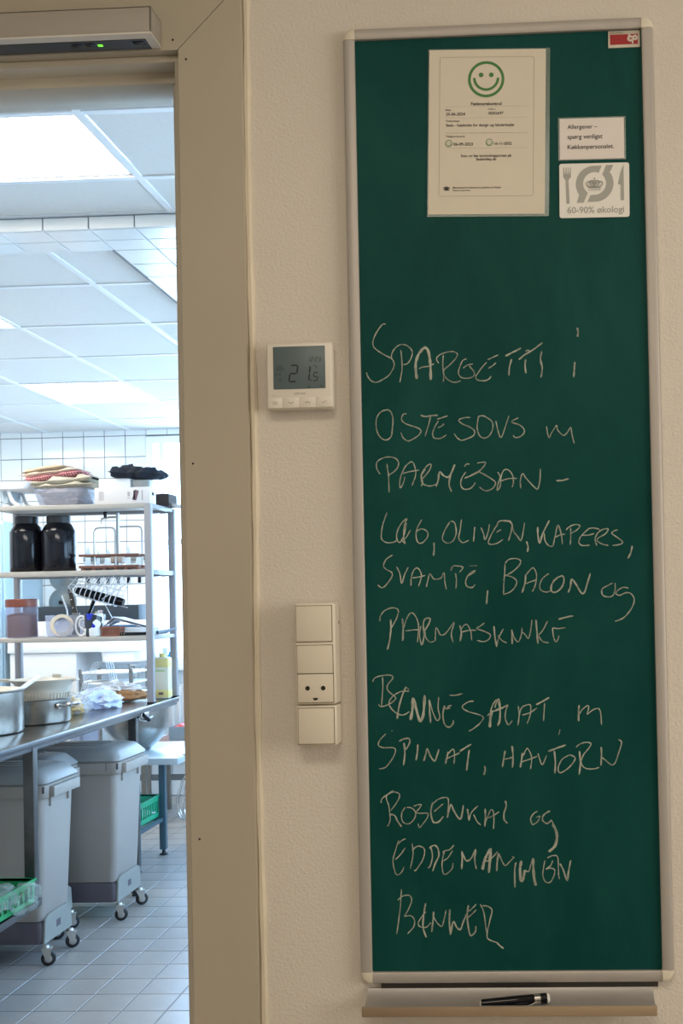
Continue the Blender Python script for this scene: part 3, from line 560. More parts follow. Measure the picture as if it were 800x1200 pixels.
# ---------------- thermostat ----------------
t = Thing('thermostat', 'square cream wall thermostat showing 21.5 degrees on its screen', 'thermostat', (-0.078, 0, 1.655))
X0, X1, Z0, Z1 = -0.1205, -0.0352, 1.6115, 1.6965
b = MB(); b.box(X0, X1, -0.022, -0.004, Z0, Z1, 0.0028, 3)
t.part('housing', b, thermo_plastic)
t.part('back_plate', MB().box(X0 + 0.004, X1 - 0.004, -0.005, 0.0, Z0 + .004, Z1 - .004), thermo_plastic)
sx0, sx1, sz0, sz1 = -0.1113, -0.0440, 1.6365, 1.6915
m = mat('lcd_screen', (0.095, 0.135, 0.145), 0.40, noise=0.05, nscale=15)
scr = t.part('screen', MB().box(sx0, sx1, -0.0226, -0.021, sz0, sz1, 0.0005), m, label='dark grey-green lcd screen')
lcd = mat('lcd_segment', (0.012, 0.018, 0.02), 0.4); lcd2 = mat('lcd_faint_segment', (0.038, 0.056, 0.062), 0.4)
SEG = {'0': 'abcdef', '1': 'bc', '2': 'abged', '3': 'abgcd', '5': 'afgcd', '8': 'abcdefg', '%': 'abfg', '4': 'fgbc'}
def digit(b, ch, x, z, w, h, th, sh=0.12):
    def P(u, v): return (x + u * w + v * h * sh, z + v * h)
    E = {'a': ((0, 1), (1, 1)), 'b': ((1, .5), (1, 1)), 'c': ((1, 0), (1, .5)), 'd': ((0, 0), (1, 0)), 'e': ((0, 0), (0, .5)), 'f': ((0, .5), (0, 1)), 'g': ((0, .5), (1, .5))}
    for s in SEG[ch]:
        (u0, v0), (u1, v1) = E[s]; a = Vector(P(u0, v0)); c = Vector(P(u1, v1)); d = (c - a).normalized(); nrm = Vector((-d.y, d.x)) * th / 2
        a += d * th * .35; c -= d * th * .35
        b.poly([(q.x, -0.02275, q.y) for q in (a + nrm, c + nrm, c - nrm, a - nrm)], [(0, 1, 2, 3)])
b = MB(); h6 = 1.1e-3 / 6.154
def tp(x, y): return (X0 + (x - 140) * h6, Z1 - (y - 122) * h6 * 1.0)
x, z = tp(305, 405); digit(b, '2', x, z, .0092, .0210, .0020)
x, z = tp(425, 400); digit(b, '1', x, z, .0040, .0190, .0018)
x, z = tp(480, 402); digit(b, '5', x, z, .0050, .0105, .0011)
x, z = tp(458, 402); b.box(x, x + .0016, -.02275, -.0227, z, z + .0016)
b.build('reading', lcd, scr, t.off, smooth=False)
def lcd_part(f_):
    q = MB(); f_(q); q.build('small_reading', lcd2, scr, t.off, smooth=False)
def clock(q):
    for i, ch in enumerate('1223'): x, z = tp(440 + i * 24 + (6 if i > 1 else 0), 262); digit(q, ch, x, z, .0027, .0055, .0009)
def humid(q):
    for i, ch in enumerate('38'): x, z = tp(208 + i * 28, 322); digit(q, ch, x, z, .0029, .0060, .0009)
    x, z = tp(262, 318); digit(q, '0', x, z, .0018, .0024, .0006)
def degree(q):
    x, z = tp(490, 302); disc_ring(q, x, z + .0015, .0004, .0009, -.02275, n=8); disc_ring(q, x + .0028, z, .0008, .0014, -.02275, 50, 310, 10)
lcd_part(clock); lcd_part(humid); lcd_part(degree)
for (u, v) in ((212, 350), (238, 350), (240, 392), (447, 445), (540, 440)):
    x, z = tp(u, v); lcd_part(lambda q: disc_ring(q, x, z, .0009, .0015, -.02275, n=12))
bx = [X0 + 0.0010, -0.0995, -0.0780, -0.0565, X1 - 0.0010]
for i in range(4):
    bt = t.part('button', MB().box(bx[i] + .0003, bx[i + 1] - .0003, -0.0228, -0.0205, Z0 + 0.0010, Z0 + 0.0142, 0.0006), thermo_plastic)
    cxx = (bx[i] + bx[i + 1]) / 2; cz = Z0 + 0.0075; b = MB()
    if i == 0:
        for q in (-1, 0, 1): b.box(cxx - .003, cxx + .003, -.02295, -.0228, cz + q * .0016 - .0002, cz + q * .0016 + .0002)
    elif i in (1, 2):
        sg = 1 if i == 1 else -1
        b.tube([(cxx - .0034, -.0229, cz + sg * .0009), (cxx, -.0229, cz - sg * .0010), (cxx + .0034, -.0229, cz + sg * .0009)], .00035, 4)
    else: b.tube([(cxx - .0026, -.0229, cz), (cxx - .0008, -.0229, cz - .0014), (cxx + .003, -.0229, cz + .0022)], .00035, 4); b.box(cxx + .003, cxx + .0038, -.02295, -.0228, cz - .002, cz - .0012)
    b.build('symbol', grey_ink, bt, t.off, smooth=False)
p = tp(335, 497); t.part('lettering', lettering('calerosa', p[0], p[0] + .0152, p[1], -0.02206, 0), grey_ink, smooth=False)
p = tp(192, 499); t.part('sensor_hole', MB().lathe([(.0001, -.0002), (.0006, -.0001), (.0006, .0005)], (p[0], -.022, p[1]), 8, 'y'), grey_ink)

# ---------------- switches ----------------
def frame_mb(x0, x1, z0, z1, holes):
    """deep rounded surround with recessed openings"""
    b = MB(); b.box(x0, x1, -0.0345, -0.0, z0, z1, 0.0032, 3)
    return b
def rocker(t, name, x0, x1, z0, z1, y=-0.0375):
    t.part('gap', MB().box(x0 - .0007, x1 + .0007, -0.0349, -0.0340, z0 - .0007, z1 + .0007), mat('joint_shadow', (0.16, 0.13, 0.09), 0.8), smooth=False)
    return t.part(name, MB().box(x0, x1, y, -0.0342, z0, z1, 0.0011, 2), switch_plastic)
t = Thing('switch_socket_block', 'tall cream wall block with two switch plates above a small power socket', 'socket', (-0.062, 0, 1.296))
t.part('surround', frame_mb(-0.0875, -0.0352, 1.2325, 1.3615, None), switch_plastic)
rocker(t, 'rocker', -0.0845, -0.0395, 1.3125, 1.3575)
rocker(t, 'blank_plate', -0.0840, -0.0390, 1.2720, 1.3075)
s = rocker(t, 'socket_plate', -0.0838, -0.0388, 1.2355, 1.2712)
for xx in (-0.0712, -0.0513):
    MB().lathe([(.0001, -.0004), (.0029, -.0004), (.0030, .001)], (xx, -.0375, 1.2535), 16, 'y').build('pin_hole', dark_gap, s, t.off)
b = MB(); P = [(-0.0613 + .0032 * cos(a), 1.2412 + .0030 * sin(a)) for a in [radians(180 + 180 * q / 10) for q in range(11)]]
b.prism(P, -.0379, -.037); b.build('earth_hole', dark_gap, s, t.off, smooth=False)
t.part('side_clip', MB().box(-0.0353, -0.0346, -.012, -.009, 1.334, 1.3375), grey_ink)
t = Thing('light_switch', 'single square cream light switch directly below the socket block', 'switch', (-0.062, 0, 1.206))
t.part('surround', frame_mb(-0.0875, -0.0352, 1.1800, 1.2312, None), switch_plastic)
rocker(t, 'rocker', -0.0840, -0.0388, 1.1830, 1.2280)
# ---------------- kitchen shell ----------------
from mathutils import noise as mnoise
KX0, KX1, KY0, KY1 = -4.2, 1.2, 0.12, 6.2
fl = structure('floor', MB().box(KX0, KX1, KY0, KY1 + .05, -0.05, -0.0016), grout, smooth=False)
S = 0.153; GX, GY = -1.5121, 2.1726
tile0 = MB().box(0.0025, S - 0.0025, 0.0025, S - 0.0025, -0.008, 0.0, 0.0012, 1).build('floor_tile', floor_tile_m, fl, smooth=False)
first = True; rest = MB()
for j in range(-14, 27):
    for i in range(-18, 18):
        x, y = GX + i * S, GY + j * S
        if x + S > KX1 or x < KX0 or y < KY0 or y + S > KY1: continue
        dd = (y + 1.375)
        lim_r = 0.2208 - dd * (0.365 + 0.0) + .25         # right edge of what the doorway shows
        lim_l = 0.2208 - dd * 0.56 - .25
        if -1 <= j <= 14 and lim_l < x + S and x < lim_r:
            if first: tile0.location = (x, y, random.uniform(-.0003, .0002)); first = False
            else: share(tile0, (x, y, random.uniform(-.0003, .0002)), fl)
        else:
            rest.box(x + .0025, x + S - .0025, y + .0025, y + S - .0025, -0.008, 0.0)
rest.build('floor_tile', floor_tile_m, fl, smooth=False, kind='stuff')
# back wall with window opening
WX0, WX1, WZ0, WZ1 = -2.575, -0.1, 0.93, 2.585
wy = 6.2
b = MB(); b.box(KX0, WX0, wy, wy + .2, 0, 2.75); b.box(WX1, KX1, wy, wy + .2, 0, 2.75); b.box(WX0, WX1, wy, wy + .2, 0, WZ0); b.box(WX0, WX1, wy, wy + .2, WZ1, 2.75)
wb = structure('wall_back', b, grout, smooth=False)
tx0, tz0 = -3.032, 1.983
wt = None; rest = MB()
for i in range(-8, 30):
    for k in range(-18, 6):
        x, z = tx0 + i * S, tz0 + k * S
        x1, z1 = x + S, min(z + S, 2.637)
        if x < KX0 or x1 > KX1 + .01 or z1 - z < .02: continue
        if z < 0.13: continue
        if x1 > WX0 + .01 and x < WX1 - .01 and z1 > WZ0 + .01 and z < WZ1 - .02: continue
        full = z + S <= 2.637
        if -4 <= i <= 3 and z > 1.1 and full:
            if wt is None:
                wt = MB().box(.0025, S - .0025, -.006, 0.0, .0025, S - .0025, .0015, 1).build('wall_tile', wall_tile_m, wb, smooth=False); wt.location = (x, wy, z)
            else: share(wt, (x, wy - random.uniform(0, .0005), z), wb)
        else: rest.box(x + .0025, x1 - .0025, wy - .006, wy, z + .0025, z1 - .002)
for i in range(-8, 30):
    x = tx0 + i * S
    if x < KX0: continue
    rest.box(x + .002, x + S - .002, wy - .016, wy, 0.002, 0.105)
rest.build('wall_tile', wall_tile_m, wb, smooth=False, kind='stuff')
# window
w = Thing('window_1', kind='structure'); wf = mat('white_window_frame', (0.88, 0.89, 0.90), 0.35)
b = MB(); y0, y1 = wy - .012, wy + .05
for q in ((WX0, WX0 + .05, WZ0, WZ1), (WX1 - .05, WX1, WZ0, WZ1), (WX0 + .05, WX1 - .05, WZ0, WZ0 + .05), (WX0 + .05, WX1 - .05, WZ1 - .05, WZ1)): b.box(q[0], q[1], y0, y1, q[2], q[3], .003, 1)
w.part('window_frame', b, wf)
for xx in (-2.46, -1.66, -0.88): w.part('mullion', MB().box(xx - .02, xx + .02, y0, y1, WZ0 + .05, WZ1 - .05, .003, 1), wf)
w.part('transom', MB().box(WX0 + .05, WX1 - .05, y0 + .002, y1 - .002, 1.80, 1.84, .003, 1), wf)
for xa, xb in ((WX0 + .05, -2.48), (-2.44, -1.68), (-1.64, -.90), (-.86, WX1 - .05)): w.part('pane', MB().box(xa, xb, y0 + .025, y0 + .03, WZ0 + .05, WZ1 - .05), glass_m, smooth=False)
w.part('window_sill', MB().box(WX0 - .03, WX1 + .03, wy - .10, wy - .013, WZ0 - .03, WZ0, .004, 1), wf)
# left, right and door-side walls
structure('wall_west', MB().box(KX0 - .1, KX0, KY0, KY1, 0, 2.75), kit_wall, smooth=False)
b = MB(); b.box(KX1, KX1 + .15, KY0, 1.7, 0, 2.75); b.box(KX1, KX1 + .15, 5.3, KY1 + .2, 0, 2.75); b.box(KX1, KX1 + .15, 1.7, 5.3, 0, .93); b.box(KX1, KX1 + .15, 1.7, 5.3, 2.55, 2.75)
structure('wall_east', b, kit_wall, smooth=False)
w = Thing('window_2', kind='structure'); b = MB()
for q in ((1.7, 1.75, .93, 2.55), (5.25, 5.3, .93, 2.55), (1.75, 5.25, .93, .98), (1.75, 5.25, 2.5, 2.55), (3.48, 3.52, .98, 2.5)): b.box(KX1 + .04, KX1 + .1, q[0], q[1], q[2], q[3])
w.part('window_frame', b, wf, smooth=False)
w.part('pane', MB().box(KX1 + .06, KX1 + .066, 1.75, 3.48, .98, 2.5), glass_m, smooth=False); w.part('pane', MB().box(KX1 + .06, KX1 + .066, 3.52, 5.25, .98, 2.5), glass_m, smooth=False)
# the back of the hall wall is painted too (continues the hall wall to the kitchen corners)
b = MB(); b.box(KX0, -1.8, 0.02, KY0, 0, 2.75)
structure('wall_south', b, kit_wall, smooth=False)
# ceiling
ce = structure('ceiling', MB().box(KX0, KX1, KY0, KY1, 2.69, 2.75), kit_wall, smooth=False)
def panel_at(x0, x1, y0, y1, z):
    return MB().box(x0 + .011, x1 - .011, y0 + .011, y1 - .011, z + .003, z + .018, .0015, 1).build('ceiling_panel', ceil_panel_m, ce, smooth=False)
ZC = 2.638
gx = [-1.503 - .6 * k for k in range(5)][::-1]; gx = [KX0 + .002] + [g for g in gx if g > KX0 + .1] + [-1.245]
gy = [2.27] + [2.7636 + .6 * k for k in range(6)] + [KY1]
lamps = [(-2.703, -2.103, 4.5636, 5.1636), (-2.703, -2.103, 2.7636, 3.3636), (-3.903, -3.303, 2.7636, 3.3636), (-3.903, -3.303, 4.5636, 5.1636)]
def is_lamp(xa, ya): return any(abs(xa - q[0]) < .01 and abs(ya - q[2]) < .01 for q in lamps)
def bar(x0, x1, y0, y1, z): return MB().box(x0, x1, y0, y1, z - .002, z + .004).build('ceiling_bar', ceil_bar_m, ce, smooth=False)
for i in range(len(gx) - 1):
    for j in range(len(gy) - 1):
        if not is_lamp(gx[i], gy[j]): panel_at(gx[i], gx[i + 1], gy[j], gy[j + 1], ZC)
for g in gx: bar(g - .011, g + .011, 2.27, KY1, ZC)
for g in gy: bar(KX0, -1.245, g - .011, g + .011, ZC + .0006)
# near part of the ceiling (this side of the tiled bulkhead)
ZN = 2.648
nx = [KX0 + .002, -3.343, -2.743, -2.143, -1.543, -.943, -.343, .257, .857, KX1]; ny = [KY0, .755, 1.335, 1.765, 2.05]
for i in range(len(nx) - 1):
    for j in range(len(ny) - 1):
        if nx[i] in (-2.143, -1.543) and ny[j] == 1.335: continue
        panel_at(nx[i], nx[i + 1], ny[j], ny[j + 1], ZN)
for g in nx:
    if g == -1.543: bar(g - .011, g + .011, KY0, 1.335, ZN); bar(g - .011, g + .011, 1.765, 2.05, ZN)
    else: bar(g - .011, g + .011, KY0, 2.05, ZN)
for g in ny: bar(KX0, KX1, g - .011, g + .011, ZN + .0006)
# right strip of ceiling beyond the bulkhead
ce_r = [-.65, -.05, .55, KX1]
for i in range(3):
    for j in range(len(gy) - 1): panel_at(ce_r[i], ce_r[i + 1], gy[j], gy[j + 1], ZC)
def lamp(x0, x1, y0, y1, z, label):
    t = Thing('ceiling_light', label, 'ceiling light', ((x0 + x1) / 2, (y0 + y1) / 2, z + .02), group=None)
    b = MB()
    for q in ((x0, x0 + .012, y0, y1), (x1 - .012, x1, y0, y1), (x0, x1, y0, y0 + .012), (x0, x1, y1 - .012, y1)): b.box(q[0], q[1], q[2], q[3], z + .0005, z + .02)
    t.part('frame', b, ceil_bar_m, smooth=False)
    t.part('diffuser', MB().box(x0 + .012, x1 - .012, y0 + .012, y1 - .012, z + .004, z + .01), lamp_m, smooth=False)
lamp(-2.132, -.954, 1.346, 1.754, ZN + .0045, 'large glowing ceiling panel nearest the doorway, in front of the tiled bulkhead')
LL = ['glowing square ceiling panel close to the far tiled wall', 'glowing ceiling panel half cut off at the left, just beyond the tiled bulkhead',
      'glowing ceiling panel far left, nearer one', 'glowing ceiling panel far left, farther one']
for q, s_ in zip(lamps, LL): lamp(q[0] + .011, q[1] - .011, q[2] + .011, q[3] - .011, ZC + .0045, s_)
# tiled bulkhead
SZ = 2.602
bk = structure('trim_2', (lambda b: (b.box(KX0, KX1, 2.056, 2.264, SZ + .006, 2.69), b.box(-1.24, -.655, 2.264, KY1, SZ + .006, 2.69), b)[2])(MB()), mat('bulkhead_grout', (0.30, 0.32, 0.34), 0.8), smooth=False)
x_ = -1.6905 - 16 * S
bt = bu = None
tile_w = S - .005
xs = [-1.5295 + S * k for k in range(-17, 18)]
for x in xs:
    if x < KX0 or x + S > KX1: continue
    if bt is None:
        bt = MB().box(.0025, S - .0025, 0.0, .006, 0, .040, .001, 1).build('bulkhead_tile', wall_tile_m, bk, smooth=False); bt.location = (x, 2.050, SZ + .0005)
    else: share(bt, (x, 2.050, SZ + .0005), bk)
ub = None
for x in xs:
    for j in range(0, 26):
        y = 2.058 + (j * .1035 if j < 2 else .207 + (j - 2) * S)
        d = .1035 if j < 2 else S
        if x < KX0 or x + S > KX1 or y + d > KY1: continue
        if j >= 2 and not (x > -1.26 and x + S < -.63): continue
        if j < 2:
            if ub is None: ub = MB().box(.0025, S - .0025, .0025, .101, 0, .006, .001, 1).build('bulkhead_tile', wall_tile_m, bk, smooth=False); ub.location = (x, y, SZ)
            else: share(ub, (x, y, SZ), bk)
        else:
            if j == 2 and x < -1.1: 
                us = MB().box(.0025, S - .0025, .0025, S - .0025, 0, .006, .001, 1).build('bulkhead_tile', wall_tile_m, bk, smooth=False); us.location = (x, y, SZ)
            else: share(us, (x, y, SZ), bk)

# ---------------- bins ----------------
def make_bin(label, loc, L=.56, D=.295):
    t = Thing('waste_bin', label, 'bin', loc, group='grey wheeled bins under the table', local=True)
    def rg(ix, iy, z, r): return rr_ring(-L + ix, -ix, iy, D - iy, z, r)
    b = MB(); b.loft([rg(.045, .038, .165, .02), rg(.040, .034, .172, .026), rg(.022, .018, .60, .03), rg(.020, .016, .645, .03)]); t.part('body', b, bin_grey, angle=50)
    b = MB(); b.loft([rg(.010, .006, .638, .03), rg(.006, .002, .642, .032), rg(.004, .0, .687, .032), rg(.010, .006, .690, .03)]); t.part('rim', b, bin_grey, angle=50)
    # end handle: bar standing off the rim, with brackets
    b = MB(); b.box(-.010, .016, .04, D - .04, .640, .682, .005); t.part('handle', b, bin_grey)
    t.part('bracket', MB().box(-.03, -.012, .07, .085, .60, .642, .004), bin_grey); t.part('bracket', MB().box(-.03, -.012, D - .085, D - .07, .60, .642, .004), bin_grey)
    b = MB(); b.box(-.0150, -.0068, 0.0015, .0035, .660, .686); b.box(-.060, -.058, -.0012, .001, .656, .688); t.part('rim_slot', b, dolly_dark, smooth=False)
    b = MB(); b.loft([rg(.006, .004, .6905, .03), rg(.001, .0, .696, .032), rg(.003, .002, .704, .032), rg(.022, .018, .728, .04), rg(.034, .028, .742, .045), rg(.062, .055, .750, .04)]); ld = t.part('lid', b, bin_lid, angle=50)
    for k in range(3):
        b = MB(); yy = D / 2 - .05 + .05 * k; b.box(-L + .10, -.12, yy - .006, yy + .006, .7495, .7530, .0014); b.build('lid_ridge', bin_lid, ld)
    # wheeled dolly
    b = MB(); b.loft([rg(.047, .041, .078, .02), rg(.036, .030, .082, .024), rg(.036, .030, .140, .024), rg(.040, .034, .163, .024)]); dl = t.part('dolly', b, dolly_dark)
    b = MB(); b.prism([(.035, .082), (.045, .170), (.075, .185), (D - .075, .185), (D - .045, .170), (D - .035, .082)], -.0375, -.030, 'x'); b.build('side_plate', dolly_m, dl)
    b = MB(); b.box(-.0305, -.0295, D / 2 - .018, D / 2 + .018, .118, .145); b.build('catch', dolly_dark, dl, smooth=False)
    for k, (x, y, a) in enumerate(((-.022, .04, 18), (-.022, D - .06, 30), (-L + .05, .04, 10), (-L + .05, D - .06, 40))):
        c = bpy.data.objects.new('caster', None); COL.objects.link(c); c.parent = t.o; c.location = (x, y, 0); c.rotation_euler = (0, 0, radians(a)); c.empty_display_size = .02
        MB().lathe([(.001, -.010), (.022, -.010), (.0265, -.007), (.0275, 0), (.0265, .007), (.022, .010), (.001, .010)], (0.004, 0, .0275), 24, 'y', cap=True).build('wheel', rubber, c)
        b = MB(); b.lathe([(.001, -.0115), (.011, -.0115), (.014, -.0105), (.015, -.009)], (0.004, 0, .0275), 20, 'y'); b.lathe([(.001, .0115), (.011, .0115), (.015, .009)], (0.004, 0, .0275), 20, 'y'); b.build('hub', zinc, c)
        b = MB(); b.prism([(-.020, .066), (.016, .066), (.012, .028), (.002, .020), (-.006, .028)], -.0145, -.0120); b.prism([(-.020, .066), (.016, .066), (.012, .028), (.002, .020), (-.006, .028)], .0120, .0145)
        b.box(-.022, .018, -.0150, .0150, .062, .070, .002); b.lathe([(.013, .069), (.014, .0705), (.011, .079), (.0001, .079)], (-.004, 0, 0), 16); b.build('fork', zinc, c)
    return t
make_bin('nearest grey lidded bin on casters, behind the steel table leg and green crate', (-1.648, 2.585, 0), D=.31)
make_bin('middle grey bin, mostly hidden behind the nearest bin', (-1.757, 2.90, 0), D=.245)
make_bin('farthest and most open to view of the three grey lidded bins', (-1.590, 3.150, 0), D=.34)

# ---------------- steel table ----------------
TA = radians(2.1); TX, TY = -1.604, 3.965
t = Thing('steel_table', 'long stainless steel worktable carrying the pots and the shelf rack', 'table', (TX, TY, 0), (0, 0, TA), local=True)
TL = 2.95; TWD = .95
b = MB(); b.box(-TWD, 0, -TL, 0, .884, .9, .003, 2); t.part('table_top', b, steel_table)
b = MB(); b.box(-.012, .0015, -TL, 0.0015, .874, .8985, .005, 2); b.box(-TWD, 0.0015, -.012, .0015, .874, .8985, .005, 2); b.box(-.02, -.006, -TL + .02, -.01, .862, .876, .002); t.part('rolled_edge', b, steel_edge)
t.part('post', MB().box(-.039, -.002, -1.692, -1.655, .3455, .884, .0025), steel_dark)
for (x, y) in ((-.085, -.360), (-TWD + .045, -1.655), (-TWD + .045, -.03), (-.002, -2.9), (-TWD + .045, -2.9)):
    t.part('leg', MB().box(x - .037, x, y - .037, y, .015, .884, .0025), steel_dark)
    t.part('foot', MB().lathe([(.012, .0), (.019, .0), (.019, .006), (.012, .016)], (x - .018, y - .018, 0), 14, cap=True), rubber)
b = MB(); b.box(-TWD + .01, .004, -2.9, -1.650, .318, .345, .003); t.part('lower_shelf', b, steel_dark)
# bracket / clamp under the rim
t = Thing('table_clamp', 'small chrome clamp with a black lever under the far end of the steel table rim', 'clamp', (-1.59, 3.45, .85))
t.part('jaw', MB().box(-1.600, -1.584, 3.40, 3.50, .850, .873, .003), chrome)
t.part('arm', MB().tube([(-1.592, 3.38, .858), (-1.592, 3.41, .842), (-1.585, 3.46, .836), (-1.578, 3.52, .846)], .006), chrome)
t.part('lever', MB().tube([(-1.583, 3.42, .866), (-1.576, 3.47, .838)], [.009, .011], 10), black_gloss)

# ---------------- rack on the table ----------------
rk = Thing('shelf_rack', 'pale metal three-tier shelf rack standing on the far end of the steel table', 'shelf', (-2.0, 3.78, .9))
RX0, RX1, RY0, RY1 = -2.43, -1.600, 3.60, 3.955
for x, y in ((RX0, RY0), (RX1 - .032, RY0), (RX0, RY1 - .03), (RX1 - .032, RY1 - .03)):
    rk.part('post', MB().box(x, x + .032, y, y + .03, .906, 1.849, .003), rack_paint)
    rk.part('foot_cap', MB().box(x - .001, x + .033, y - .001, y + .031, .900, .907, .001), rubber)
for z0, z1 in ((1.828, 1.851), (1.509, 1.536), (1.198, 1.220)):
    s = rk.part('shelf', MB().box(RX0 + .003, RX1 - .006, RY0 + .02, RY1 - .004, z1 - .008, z1, .002), shelf_board)
    MB().box(RX0 + .03, RX1 - .030, RY0 + .002, RY0 + .020, z0, z1 + .0005, .004).build('front_rail', shelf_board, s, rk.off)
    MB().box(RX1 - .024, RX1 - .004, RY0 + .03, RY1 - .03, z0 + .003, z1 + .0005, .003).build('side_rail', rack_paint, s, rk.off)
    MB().box(RX0 + .03, RX1 - .03, RY1 - .02, RY1 - .006, z0, z1, .003).build('rear_rail', rack_paint, s, rk.off)
Z1_, Z2_, Z3_ = 1.8515, 1.5365, 1.2205

# black jars
def jar(x, lab, r=.077):
    t = Thing('black_jar', lab, 'jar', (x, 3.72, Z2_), group='black jars on the middle shelf', local=True)
    t.part('body', MB().lathe([(.001, 0), (r - .004, 0), (r, .006), (r, .195), (r - .004, .202), (r - .018, .228), (r - .026, .236), (r - .026, .242)], (0, 0, 0), 40, cap=True), black_gloss)
    b = MB(); rings = []
    for h, rr in ((.236, .052), (.238, .0545), (.268, .0545), (.272, .051), (.272, .001)):
        rings.append([((rr + (.0008 if k % 2 else 0)) * cos(2 * pi * k / 48), (rr + (.0008 if k % 2 else 0)) * sin(2 * pi * k / 48), h) for k in range(48)])
    b.loft(rings); t.part('lid', b, mat('black_ribbed_lid', (.02, .02, .022), .45))
    return t
jar(-2.258, 'left one of two big glossy black jars with screw lids on the middle shelf')
jar(-2.098, 'right one of two big glossy black jars with screw lids on the middle shelf', .080)
# cocoa jar
t = Thing('cocoa_jar', 'clear jar with brown lid, half full of brown powder, on the lowest shelf', 'jar', (-2.281, 3.71, Z3_), local=True)
t.part('powder', MB().lathe([(.001, .004), (.066, .004), (.068, .01), (.068, .108), (.04, .118), (.001, .122)], (0, 0, 0), 32, cap=True), cocoa)
t.part('jar_wall', MB().lathe([(.001, .001), (.070, .001), (.073, .006), (.073, .150), (.070, .152)], (0, 0, 0), 32, cap=True), clear_jar)
t.part('lid', MB().lathe([(.073, .148), (.077, .150), (.077, .183), (.074, .187), (.001, .187)], (0, 0, 0), 32, cap=True), brown_lid)

# white carton and what lies on it
wbx = mat('white_carton', (.70, .67, .66), .5); wb2 = mat('white_carton_lid', (.85, .85, .84), .5)
t = Thing('white_carton', 'long white cardboard box with small dark prints on the top shelf', 'box', (-1.742, 3.73, Z1_), local=True)
t.part('carton', MB().box(-.134, .134, -.112, -.030, 0, .078, .002), wbx)
pm = mat('carton_print', (.42, .38, .38), .6)
b = MB(); b.box(.055, .062, -.1126, -.112, .018, .062)
t.part('carton_print', b, dark_gap, smooth=False)
b = MB(); b.loft([[(.062 + dx, y, .040 + dz) for dx, dz in ((-.018, -.022), (.002, -.026), (.016, .020), (-.004, .026))] for y in (-.1126, -.112)]); b.bm.transform(Matrix.Translation((.004, 0, 0)))
t.part('picture_print', b, mat('carton_picture', (.17, .10, .13), .5), smooth=False)
b = MB()
for k in range(5): b.box(-.112 + k * .005, -.1095 + k * .005, -.1126, -.112, .014 + .004 * (k % 2), .060)
b.box(.024, .040, -.1126, -.112, .024, .028); b.box(.026, .038, -.1126, -.112, .034, .056); b.box(.094, .100, -.1126, -.112, .014, .062)
t.part('carton_print', b, pm, smooth=False)
t.part('hand_hole', MB().box(.1338, .1345, -.085, -.06, .040, .054), dark_gap, smooth=False)
solo('flat_white_box', MB().box(-1.858, -1.705, 3.625, 3.695, Z1_ + .0785, Z1_ + .122, .003), wb2, 'smaller plain white box lying on the left of the white carton', 'box', (-1.78, 3.73, Z1_ + .0785))
b = MB(); x0, x1, y0, y1, z0 = -1.700, -1.612, 3.625, 3.695, Z1_ + .0785
b.loft([rr_ring(x0 + .008, x1 - .008, y0 + .008, y1 - .008, z0, .01), rr_ring(x0, x1, y0, y1, z0 + .034, .014), rr_ring(x0 + .002, x1 - .002, y0 + .002, y1 - .002, z0 + .034, .012), rr_ring(x0 + .010, x1 - .010, y0 + .010, y1 - .010, z0 + .003, .01)])
solo('clear_tray', b, clear('greyish_clear_tray', (.45, .46, .45), .7), 'shallow translucent grey tray lying on the right of the white carton', 'tray', (-1.656, 3.735, z0))
# crumpled cloth helper
def crumple(x0, x1, y0, y1, z0, z1, seed, nx=18, ny=12, amp=.3, taper=.35, lean=0.0, rise=0.0):
    b = MB(); top = []; 
    def P(u, v, s):
        x = x0 + (x1 - x0) * u; y = y0 + (y1 - y0) * v
        e = (1 - abs(2 * u - 1) ** 5) * (1 - abs(2 * v - 1) ** 5)
        h = (z1 - z0)
        nz = mnoise.noise(Vector((u * 5 + seed, v * 4, seed * 1.7 + s * 3))) + .6 * mnoise.noise(Vector((u * 13 + seed, v * 3, seed + s)))
        z = (z0 + h * (.5 + .5 * e ** .5 + amp * nz * e)) if s else (z0 + h * .5 * (1 - e ** .5) + h * amp * .15 * (1 + nz))
        x += h * .8 * mnoise.noise(Vector((v * 5, seed + z * 30, u))) + lean * (z - z0)
        y += h * .5 * mnoise.noise(Vector((u * 6, seed * 2, v)))
        return (x, y, z + rise * (u - .5))
    for s in (1, 0):
        for j in range(ny + 1):
            for i in range(nx + 1): top.append(P(i / nx, j / ny, s))
    F_ = []; n1 = nx + 1; o = n1 * (ny + 1)
    for j in range(ny):
        for i in range(nx):
            a = j * n1 + i; F_.append((a, a + 1, a + n1 + 1, a + n1)); F_.append((o + a, o + a + n1, o + a + n1 + 1, o + a + 1))
    for i in range(nx): F_.append((i, o + i, o + i + 1, i + 1)); a = ny * n1 + i; F_.append((a, a + 1, o + a + 1, o + a))
    for j in range(ny): a = j * n1; F_.append((a, a + n1, o + a + n1, o + a)); a += nx; F_.append((a, o + a, o + a + n1, a + n1))
    return b.poly(top, F_)
m = black_matt
solo('black_cloth', crumple(-1.800, -1.565, 3.60, 3.74, Z1_ + .115, Z1_ + .172, 3.1, amp=.5, rise=-.012), m, 'crumpled black cloth draped on top of the boxes on the top shelf', 'cloth', (-1.68, 3.73, Z1_ + .12), angle=80)
solo('black_stick', MB().tube([(-1.93, 3.70, 1.992), (-1.895, 3.71, 1.982), (-1.862, 3.72, 1.979)], .006), black_gloss, 'short black handle poking up between the cloth stack and the white carton', 'utensil', (-1.9, 3.70, 1.98))
t = Thing('dark_box', 'dark brown open box at the rear right end of the top shelf', 'box', (-1.636, 3.86, Z1_), local=True)
